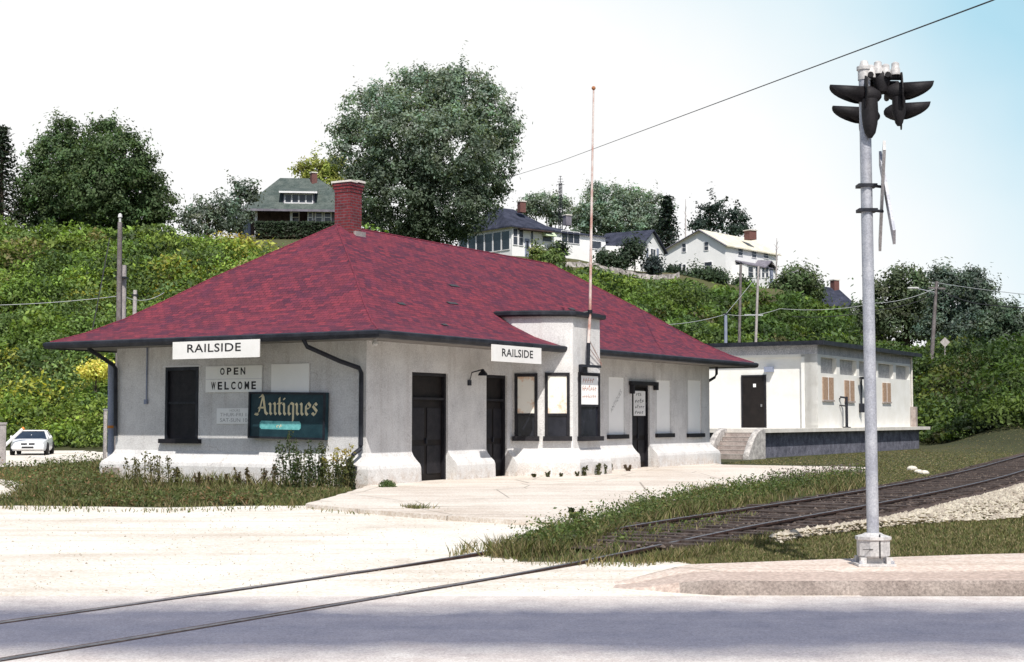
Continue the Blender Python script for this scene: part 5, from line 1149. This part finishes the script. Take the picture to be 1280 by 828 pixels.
# ------------------------------------------------------------------ overgrown hillside
def build_undergrowth():
    N = 3300; px = RNG.uniform(-220, 1480, N); Y0 = np.interp(px, PXC, [pr[0][0] for pr in PROF])-1; Y1 = np.interp(px, [-300,280,430,600,830,970,1035,1080,1150,1480], [117,112,112,143,151,157,168,148,128,128])
    q = RNG.random(N)**1.15; Y = Y0+(Y1-Y0)*q; X = (px-640)/FPX*Y; Z = terrain(X, Y)
    road = (px > 1120) & (px < 1196) & (Y > 108) & (Y < 119); shed = ((X-FA.o[0])*U[0]+(Y-FA.o[1])*U[1] < 18) & ((X-FA.o[0])*NV[0]+(Y-FA.o[1])*NV[1] > -10.5) & (px > 860) & (Y < 92); bank = (px > 300) & (px < 440) & (Y > 112)
    wall = (px > 1140) & (Y < Y0+3)
    keep = ~(road | shed | bank); X, Y, Z, px, q = X[keep], Y[keep], Z[keep], px[keep], q[keep]; N = len(X)
    Rr = RNG.uniform(.6, 2.0, N)*np.where(RNG.random(N) < .16, 1.7, 1.0); Hh = Rr*RNG.uniform(.5, 1.25, N); Hh = np.where(q > .93, Hh*.6, Hh); big = RNG.random(N) < .05; Rr = np.where(big, RNG.uniform(2.0, 2.8, N), Rr); Hh = np.where(big & (q < .85), RNG.uniform(1.9, 2.9, N), Hh); edge = np.clip(q*9+.25, .2, 1); Rr *= edge; Hh *= edge
    pal = np.array([(.17,.29,.06),(.13,.23,.06),(.22,.33,.07),(.08,.145,.05),(.15,.24,.085),(.29,.34,.075),(.17,.17,.07)]); pr = np.array([.26,.24,.15,.16,.12,.04,.03])
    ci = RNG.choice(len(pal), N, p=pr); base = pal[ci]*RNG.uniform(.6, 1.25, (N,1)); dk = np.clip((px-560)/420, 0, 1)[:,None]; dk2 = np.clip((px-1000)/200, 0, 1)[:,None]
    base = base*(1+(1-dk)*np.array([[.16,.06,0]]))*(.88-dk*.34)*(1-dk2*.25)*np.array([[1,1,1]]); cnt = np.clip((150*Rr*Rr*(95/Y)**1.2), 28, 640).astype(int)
    idx = np.repeat(np.arange(N), cnt); m = len(idx); u = unit(m); u[:,2] = np.abs(u[:,2])*1.0-.15; rr = (.55+.5*RNG.random(m)**.6)
    P = np.stack([X[idx]+u[:,0]*Rr[idx]*rr, Y[idx]+u[:,1]*Rr[idx]*rr, Z[idx]+u[:,2]*Hh[idx]*rr+.1], 1)
    P[:,2] = np.maximum(P[:,2], terrain(P[:,0], P[:,1])+.05)
    sp = RNG.random(m) < .03; P[sp,2] += RNG.random(sp.sum())*.7
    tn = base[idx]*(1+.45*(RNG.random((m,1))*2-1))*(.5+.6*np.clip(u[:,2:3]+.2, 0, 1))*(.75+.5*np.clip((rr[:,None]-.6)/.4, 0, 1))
    gy = (np.sin(X[idx]*.21+Y[idx]*.13)*np.sin(Y[idx]*.19-X[idx]*.05) > .55) & (RNG.random(m) < .35); tn[gy] *= np.array([1.35,1.2,.9])
    ls = RNG.uniform(.7, 1.55, N)[idx]; lf = .10*ls*(1+.3*RNG.random(m))*(Y[idx]/95)
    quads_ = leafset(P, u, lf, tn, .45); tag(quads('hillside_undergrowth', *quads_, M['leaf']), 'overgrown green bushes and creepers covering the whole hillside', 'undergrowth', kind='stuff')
    # thin pale lawn strip under the hedge stays bare; yellow blossom patches lie on the left slope
    N = 1500; c = [(283,318,112),(262,330,106),(300,322,113),(203,326,100),(295,338,108)]; i = RNG.integers(0, len(c), N); pxs = np.array([c[k][0] for k in i])+RNG.normal(size=N)*9; Ys = np.array([c[k][2] for k in i])+RNG.normal(size=N)*1.2
    X = (pxs-640)/FPX*Ys; P = np.stack([X, Ys, terrain(X, Ys)+.7+RNG.random(N)*.7], 1); tag(quads('goldenrod_flowers', *leafset(P, unit(N), .10, vary((.40,.34,.05), N, .3), .2), M['leaf']), 'scattered yellow goldenrod flowers on the left slope', 'flowers', kind='stuff')

# ------------------------------------------------------------------ grass, weeds, stones
def inside(poly, x, y):
    r = np.zeros(len(x), bool); n = len(poly)
    for i in range(n):
        (x0,y0),(x1,y1) = poly[i], poly[(i+1)%n]; c = (y0 > y) != (y1 > y); xi = (x1-x0)*(y-y0)/((y1-y0) if y1 != y0 else 1e-9)+x0; r ^= c & (x < xi)
    return r
def scatter(poly, n):
    a = np.array(poly, float); lo, hi = a.min(0), a.max(0); X, Y = [], []
    while sum(map(len, X)) < n:
        x = RNG.uniform(lo[0], hi[0], n*2); y = RNG.uniform(lo[1], hi[1], n*2); k = inside(poly, x, y); X.append(x[k]); Y.append(y[k])
    x, y = np.concatenate(X)[:n], np.concatenate(Y)[:n]
    sp, cp = math.sin(PIT), math.cos(PIT); dy = FPX*cp-(414-y)*sp; dz = FPX*sp+(414-y)*cp; s = -EYE/dz
    return (x-640)*s, dy*s
def blades(X, Y, Z, H, W, tint, lean=.45):
    n = len(X); a = RNG.uniform(0, 6.283, n); d = np.stack([np.cos(a), np.sin(a), np.zeros(n)], 1); p = np.stack([X, Y, Z], 1)
    ln = RNG.normal(size=(n, 3))*lean; ln[:,2] = 0; tip = p+np.array([0,0,1])*H[:,None]+ln*H[:,None]; mid = p+(tip-p)*.5; mid[:,2] += H*.08; w = d*W[:,None]*.5
    V = np.stack([p-w, p+w, mid+w*.9, tip, mid-w*.9], 1).reshape(-1, 3); return V, tint
def grass(name, label, polys, h, tints, mixw, minpx=1.3, stuff=True, cat='grass', z=0.0):
    VV, TT = [], []
    for poly, n, hs in polys:
        X, Y = scatter(poly, n)
        if name != 'lawn_grass': kp = np.sin(X*1.9+1.3*np.sin(Y*1.1))*np.sin(Y*1.6+X*.5)+RNG.normal(size=len(X))*.25 > -.30; X, Y = X[kp], Y[kp]
        n = len(X); H = h*hs*RNG.uniform(.4, 1.15, n)*(.7+.6*(np.sin(X*1.3+Y*.7)*np.sin(Y*.9-X*.4)+1)/2); W = np.maximum(.006, minpx*Y/FPX)*RNG.uniform(.7, 1.4, n)
        c = np.array(tints)[RNG.choice(len(tints), n, p=mixw)]*(1+.3*(RNG.random((n,1))*2-1)); V, T = blades(X, Y, terrain(X, Y)+z, H, W, c); VV.append(V); TT.append(T)
    o = rawmesh(name, np.concatenate(VV), 5, np.concatenate(TT), M['grassmat']); return tag(o, label, cat, kind='stuff')
def leafy(name, label, polys, h, tints, mixw, leaf, z=0.0):
    CC, TT, OO, SS = [], [], [], []
    for poly, n, hs in polys:
        X, Y = scatter(poly, n); k = 14; H = h*hs*RNG.uniform(.35, 1.2, n)
        c = np.array(tints)[RNG.choice(len(tints), n, p=mixw)]
        f = RNG.random((n, k)); P = np.stack([np.repeat(X[:,None], k, 1)+RNG.normal(size=(n,k))*H[:,None]*.22, np.repeat(Y[:,None], k, 1)+RNG.normal(size=(n,k))*H[:,None]*.22, terrain(X, Y)[:,None]+z+f*H[:,None]], 2).reshape(-1,3)
        CC.append(P); TT.append(np.repeat(c, k, 0)*(1+.35*(RNG.random((n*k,1))*2-1))*(.6+.5*f.reshape(-1,1))); OO.append(unit(n*k)); SS.append(np.repeat(np.maximum(leaf, 1.5*Y/FPX), k)*RNG.uniform(.6,1.3,n*k))
    P, O, T, S = map(np.concatenate, (CC, OO, TT, SS)); return tag(quads(name, *leafset(P, O, S, T, .4), M['leaf']), label, 'weeds', kind='stuff')

def build_plants():
    GT = [(.15,.16,.055),(.12,.145,.05),(.095,.12,.042),(.20,.175,.08),(.27,.22,.125)]
    grass('lawn_grass', 'short mown grass between the track and the freight shed and along the pavement', [
        ([(905,579),(1000,571),(1150,562),(1320,556),(1320,571),(1230,584),(1085,610),(1085,583),(900,580)], 26000, .5),
        ([(840,703),(880,697),(930,684),(1030,664),(1120,650),(1320,622),(1320,692),(1180,700),(1060,704),(900,710)], 42000, 1.0), ([(1320,622),(1900,560),(1900,660),(1320,692)], 26000, 1.0), ([(1320,548),(1900,540),(1900,560),(1320,566)], 6000, .6),
        ([(1150,560),(1150,530),(1320,520),(1320,560)], 6000, 1.2)], .055, GT, [.22,.16,.10,.30,.22], 1.2)
    grass('track_grass', 'dry tall grass and weeds growing beside and between the rails', [
        ([(600,697),(640,684),(700,668),(760,654),(800,640),(850,625),(920,610),(1000,602),(1085,594),(1085,612),(1000,622),(930,637),(860,653),(790,664),(770,670),(740,688),(690,697),(640,700)], 15000, .75),
        ([(770,672),(860,657),(960,637),(940,652),(820,684),(740,700),(700,700)], 1500, .4),
        ([(790,705),(900,683),(1010,664),(1030,668),(930,690),(860,703)], 3500, .35), ([(560,702),(600,690),(690,672),(760,655),(735,652),(640,676),(560,696)], 700, .5), ([(600,700),(700,699),(800,704),(860,702),(800,710),(640,708)], 500, .35)], .30, GT, [.24,.16,.10,.27,.23], 1.2)
    leafy('track_weeds', 'broad-leaved green weeds along the near rail', [
        ([(640,692),(720,664),(790,640),(860,622),(1000,603),(1085,594),(1085,606),(1000,618),(930,634),(860,648),(790,660),(750,680),(680,696)], 1900, 1.0),
        ([(780,674),(880,655),(940,646),(850,672),(740,698)], 70, .5)], .34, [(.10,.15,.045),(.13,.17,.05),(.07,.10,.036),(.18,.17,.06)], [.4,.25,.25,.1], .022)
    leafy('flowering_weeds', 'pale mauve weeds at the far end of the track strip', [([(955,604),(1080,592),(1080,600),(960,612)], 200, .9)], .4, [(.19,.15,.16),(.12,.12,.08)], [.5,.5], .02)
    grass('verge_grass', 'rough weedy grass along the foot of the end wall and left of the station', [
        ([(-40,632),(0,622),(40,612),(130,606),(250,606),(380,610),(440,613),(440,618),(385,633),(200,634)], 20000, .36),
        ([(-40,598),(30,596),(60,584),(130,580),(140,600),(150,622),(60,632),(20,622),(45,608),(20,601)], 8000, .8), ([(0,630),(200,633),(385,632),(470,640),(460,646),(380,640),(200,642),(0,640)], 700, .25), ([(150,602),(330,602),(440,608),(440,614),(150,612)], 2000, 1.0)], .36, GT, [.28,.22,.14,.2,.16], 1.2)
    leafy('verge_weeds', 'leafy brown and green weeds left of the station corner', [
        ([(-30,597),(40,590),(130,580),(140,606),(150,624),(60,630),(30,620)], 900, 1.1), ([(0,629),(150,618),(380,622),(430,614),(380,632),(100,634)], 900, .45)], .42, [(.10,.13,.045),(.13,.16,.055),(.19,.15,.07),(.28,.17,.09)], [.4,.3,.2,.1], .03)
    grass('crack_weeds', 'thin weeds along the edge of the platform and in its cracks', [([(382,630),(455,638),(600,649),(735,655),(735,657),(600,651.5),(455,640.5)], 1300, .5), ([(500,638.5),(560,643),(560,646),(510,642)], 700, 1.2)], .13, GT, [.2,.2,.2,.2,.2], 1.2)
    # single tall weed plants
    def weed(px, py, hpx, col, label, group, name='tall_weed', wide=.13, n=90, flower=None):
        x, y, _ = G(px, py, .0 if name == 'tall_weed' else .08); z0 = 0.0 if name == 'tall_weed' else .08; H = hpx/FPX*y; t = thing(name, label, 'weed', (x,y,z0), group)
        b = MB(); PP = []
        for s in range(random.choice((2,3,3,4))):
            a = random.uniform(0, 6.28); h = H*random.uniform(.65, 1.0); tip = Vector((x+math.cos(a)*wide*random.uniform(.3,1.6), y+math.sin(a)*wide, z0+h)); mid = Vector((x+math.cos(a)*.04, y+math.sin(a)*.04, z0+h*.5))
            b.tube([(x+math.cos(a)*.02,y+math.sin(a)*.02,z0-.02), mid, tip], [.012,.009,.004], 4)
            f = RNG.random(n)**.8; base = np.array([x,y,z0]); c = base*(1-f)[:,None]+np.array(tip)*f[:,None]; PP.append(c+RNG.normal(size=(n,3))*np.array([1,1,.5])*(.035+.10*(1-f)[:,None])*H*.9)
        b.build('stem', M['stem'], t); P = np.concatenate(PP); T = vary(col, len(P), .4)
        if flower is not None: k = P[:,2] > z0+H*.7; T[k] = vary(flower, int(k.sum()), .3)
        P[:,2] = np.maximum(P[:,2], z0+.01); quads('leaves', *leafset(P, unit(len(P)), .034, T, .3), M['leaf'], t); return t
    M['stem'] = mixed('weed_stem', (.10,.10,.04), (.16,.14,.07), 5)
    lab = 'tall leafy weed with several stems growing against the wall below the Antiques sign'
    for px, h, c in ((356,62,(.05,.075,.03)),(364,72,(.055,.085,.03)),(372,66,(.05,.08,.03)),(379,60,(.06,.085,.03)),(388,64,(.06,.09,.035)),(396,66,(.06,.085,.035)),(404,60,(.085,.10,.035)),(414,52,(.11,.12,.04)),(424,55,(.13,.13,.045)),(433,58,(.09,.10,.035)),(440,40,(.05,.075,.03)),(368,44,(.06,.09,.035)),(384,45,(.05,.08,.03)),(400,42,(.06,.09,.03)),(420,38,(.06,.08,.03))):
        weed(px, 612+random.uniform(-1.5,2), h, c, lab, 'tall weeds below the Antiques sign', flower=(.35,.30,.08) if px > 408 and h > 45 else None)
    lab2 = 'spindly yellowing weed growing at the left end of the end wall'
    for px, h in ((163,38),(172,48),(181,58),(190,52),(199,42),(212,44),(222,28)): weed(px, 609+random.uniform(-1,2), h, (.13,.125,.05), lab2, 'spindly weeds at the left end of the end wall', n=55, wide=.08)
    lab3 = 'short thin brownish weed growing at the middle of the end wall'
    for px, h in ((248,22),(262,16),(281,20),(296,26),(311,28),(330,30),(342,36)): weed(px, 611, h, (.11,.085,.045), lab3, 'short weeds at the middle of the end wall', n=45, wide=.06)
    x, y, _ = G(484, 609, .08); N = 700; u = unit(N); u[:,2] = np.abs(u[:,2]); r = (.5+.5*RNG.random(N))[:,None]; P = np.array([x,y,.08])+u*r*np.array([.22,.16,.17]); t = thing('weed_tuft', 'small round green weed tuft on the platform between drain and first door', 'weed', (x,y,.08)); quads('leaves', *leafset(P, u, .022, vary((.10,.15,.05), N, .4), .4), M['leaf'], t); MB().tube([(x,y,.07),(x,y,.2)], .02, 5).build('stem', M['stem'], t)
    weed(717, 648, 16, (.045,.06,.025), 'lone dark weed at the edge of the platform', None, 'weed_tuft', .10, 70)
    lab4 = 'small weed growing out of the platform at the foot of the bay'
    for px, py, h in ((668,597,5),(685,596.5,8),(701,596,5),(722,595.5,8),(730,595,14),(748,594,17),(755,593,14),(762,592,13)): weed(px, py, h, (.085,.09,.04), lab4, 'weeds at the foot of the bay', 'weed_tuft', .06, 45)
    weed(785, 589, 9, (.15,.11,.08), 'brownish weed beside the step of the far door', None, 'weed_tuft', .2, 90)
    # loose stones: pale ballast strip, pebbles on the lot
    def stones(name, label, X, Y, S, c0, c1, z):
        o = np.array([(1,0,0),(-1,0,0),(0,1,0),(0,-1,0),(0,0,1),(0,0,-1)], float); f = np.array([(0,2,4),(2,1,4),(1,3,4),(3,0,4),(2,0,5),(1,2,5),(3,1,5),(0,3,5)]); n = len(X)
        V = o[None]*RNG.uniform(.55, 1.2, (n,6,1))*S[:,None,None]*np.array([1,1,.7]); a = RNG.uniform(0, 6.28, n); ca, sa = np.cos(a)[:,None], np.sin(a)[:,None]; x, y = V[:,:,0]*ca-V[:,:,1]*sa, V[:,:,0]*sa+V[:,:,1]*ca
        V = np.stack([x+X[:,None], y+Y[:,None], V[:,:,2]+z[:,None]], 2)[:, f].reshape(-1, 3); w = RNG.random((n,1)); t = np.repeat(np.array(c0)*(1-w)+np.array(c1)*w, 8, 0)
        return tag(rawmesh(name, V, 3, t, M['grassmat']), label, 'stones', kind='stuff')
    n = 19000; Yc = 20+46*RNG.random(n)**1.25; wd = np.clip((Yc-20)/7, .12, 1); off = 1.55+RNG.random(n)*wd*2.3*(.75+.25*np.sin(Yc*.8)); P = np.array([tpt(y, o, 0)[:2] for y, o in zip(Yc, off)])
    stones('ballast_stones', 'pale crushed stone ballast spilled along the right side of the track', P[:,0], P[:,1], RNG.uniform(.03, .085, n)*np.clip(Yc/34, .8, 1.3), (.42,.36,.30), (.72,.67,.58), .03+.10*RNG.random(n)*np.sin(np.clip((off-1.55)/(2.3*wd), 0, 1)*3.14))
    n = 4200; Yc = 18.4+40*RNG.random(n); off = RNG.uniform(-1.3, 1.3, n); P = np.array([tpt(y, o, 0)[:2] for y, o in zip(Yc, off)]); stones('bed_stones', 'dark dirty stones between the sleepers', P[:,0], P[:,1], RNG.uniform(.02, .05, n), (.05,.035,.03), (.24,.19,.16), np.full(n, .055))
    X1, Y1 = scatter([(0,640),(380,634),(735,660),(620,690),(700,704),(790,708),(760,740),(0,744)], 1500); stones('lot_pebbles', 'scattered small pebbles on the pale gravel lot', X1, Y1, RNG.uniform(.004, .011, len(X1))*(Y1/18)*np.where(RNG.random(len(X1)) < .05, 1.8, 1), (.34,.28,.23), (.66,.60,.52), np.full(len(X1), .008))
    for px, py, s in ((1140,588,.16),(1148,591,.12),(1155,593,.14)): 
        x, y, _ = G(px, py); b = MB(); b.lathe((x,y,-.02), (0,0,1), [(0,s),(s*.5,s*1.1),(s*.9,s*.7),(s,.02)], 7); tag(b.build('rubble_stone', M['stone'], loc=(x,y,0)), 'pale stone lump lying in the grass beyond the track', 'stone', 'pale stones beyond the track')
    # brush pile and dirt at the left foot of the dock steps
    x, y, _ = G(905, 571); N = 900; r = RNG.random(N)**.5; a = RNG.random(N)*6.28; P = np.stack([x+np.cos(a)*r*1.5, y+np.sin(a)*r*1.2, .02+RNG.random(N)*.55*(1-r)], 1); t = thing('brush_heap', 'dark reddish heap of dead brush at the foot of the dock steps', 'brush heap', (x,y,0)); quads('twigs', *leafset(P, unit(N), .10, vary((.055,.028,.026), N, .5), .3), M['leaf'], t)
    MB().lathe((x,y,-.05), (0,0,1), [(0,1.3),(.2,1.0),(.38,.5),(.45,.05)], 12).build('core', M['bed'], t)

# ------------------------------------------------------------------ sky, sun, camera
def build_light():
    el = R(53); hv = Vector((.166,-.986,0)).normalized(); d = Vector((hv.x*math.cos(el), hv.y*math.cos(el), math.sin(el)))
    s = bpy.data.lights.new('sun', 'SUN'); s.energy = 5.0; s.angle = R(.55); s.color = (1.0,.955,.88); o = bpy.data.objects.new('sun', s); COL.objects.link(o); o.rotation_euler = d.to_track_quat('Z', 'Y').to_euler(); o.location = (0,-20,40)
    w = bpy.data.worlds.new('World'); SC.world = w; w.use_nodes = True; t = w.node_tree; t.nodes.clear(); N = t.nodes.new
    sky = N('ShaderNodeTexSky'); sky.sky_type = 'NISHITA'; sky.sun_disc = False; sky.sun_elevation = el; sky.sun_rotation = math.atan2(hv.x, hv.y); sky.air_density = 1.0; sky.dust_density = 1.6; sky.ozone_density = 1.4
    b1 = N('ShaderNodeBackground'); b1.inputs['Strength'].default_value = .105; t.links.new(sky.outputs[0], b1.inputs['Color'])
    tc = N('ShaderNodeTexCoord'); dp = N('ShaderNodeVectorMath'); dp.operation = 'DOT_PRODUCT'; dp.inputs[1].default_value = (.35,-.75,.45); t.links.new(tc.outputs['Generated'], dp.inputs[0])
    nz = N('ShaderNodeTexNoise'); nz.inputs['Scale'].default_value = 2.2; nz.inputs['Detail'].default_value = 6; t.links.new(tc.outputs['Generated'], nz.inputs['Vector'])
    ml = N('ShaderNodeMath'); ml.operation = 'MULTIPLY_ADD'; ml.inputs[1].default_value = .26; ml.inputs[2].default_value = .72; t.links.new(nz.outputs['Fac'], ml.inputs[0])
    ad = N('ShaderNodeMath'); ad.operation = 'ADD'; t.links.new(dp.outputs['Value'], ad.inputs[0]); t.links.new(ml.outputs[0], ad.inputs[1])
    rp = N('ShaderNodeValToRGB'); e = rp.color_ramp.elements; e[0].position = .24; e[0].color = (1,1,1,1); e[1].position = .58; e[1].color = (.0,.0,.0,1); m = e.new(.42); m.color = (.92,.92,.92,1); t.links.new(ad.outputs[0], rp.inputs[0])
    b2 = N('ShaderNodeBackground'); b2.inputs['Strength'].default_value = 1.02; hz = N('ShaderNodeValToRGB'); h = hz.color_ramp.elements; h[0].position = .23; h[0].color = (1,1,1,1); h[1].position = .41; h[1].color = (.47,.76,.90,1); q = h.new(.31); q.color = (.80,.92,.97,1); t.links.new(ad.outputs[0], hz.inputs[0]); t.links.new(hz.outputs[0], b2.inputs['Color'])
    mx = N('ShaderNodeMixShader'); t.links.new(rp.outputs[0], mx.inputs[0]); t.links.new(b1.outputs[0], mx.inputs[1]); t.links.new(b2.outputs[0], mx.inputs[2]); ou = N('ShaderNodeOutputWorld'); t.links.new(mx.outputs[0], ou.inputs['Surface'])
    c = bpy.data.cameras.new('camera'); co = bpy.data.objects.new('camera', c); COL.objects.link(co); SC.camera = co; c.sensor_fit = 'HORIZONTAL'; c.sensor_width = 36; c.lens = 36*FPX/1280; c.clip_start = .1; c.clip_end = 4000
    co.location = (0,0,EYE); co.rotation_euler = (math.pi/2+PIT,0,0)
    SC.view_settings.view_transform = 'Standard'; SC.view_settings.look = 'None'; SC.view_settings.exposure = 0

build_light(); build_paving(); build_track(); build_station(); build_signs(); build_freight(); build_signal(); build_car(); build_poles(); build_houses(); build_trees(); build_undergrowth(); build_plants()
for o in SC.objects:
    if '_o' in o: del o['_o']
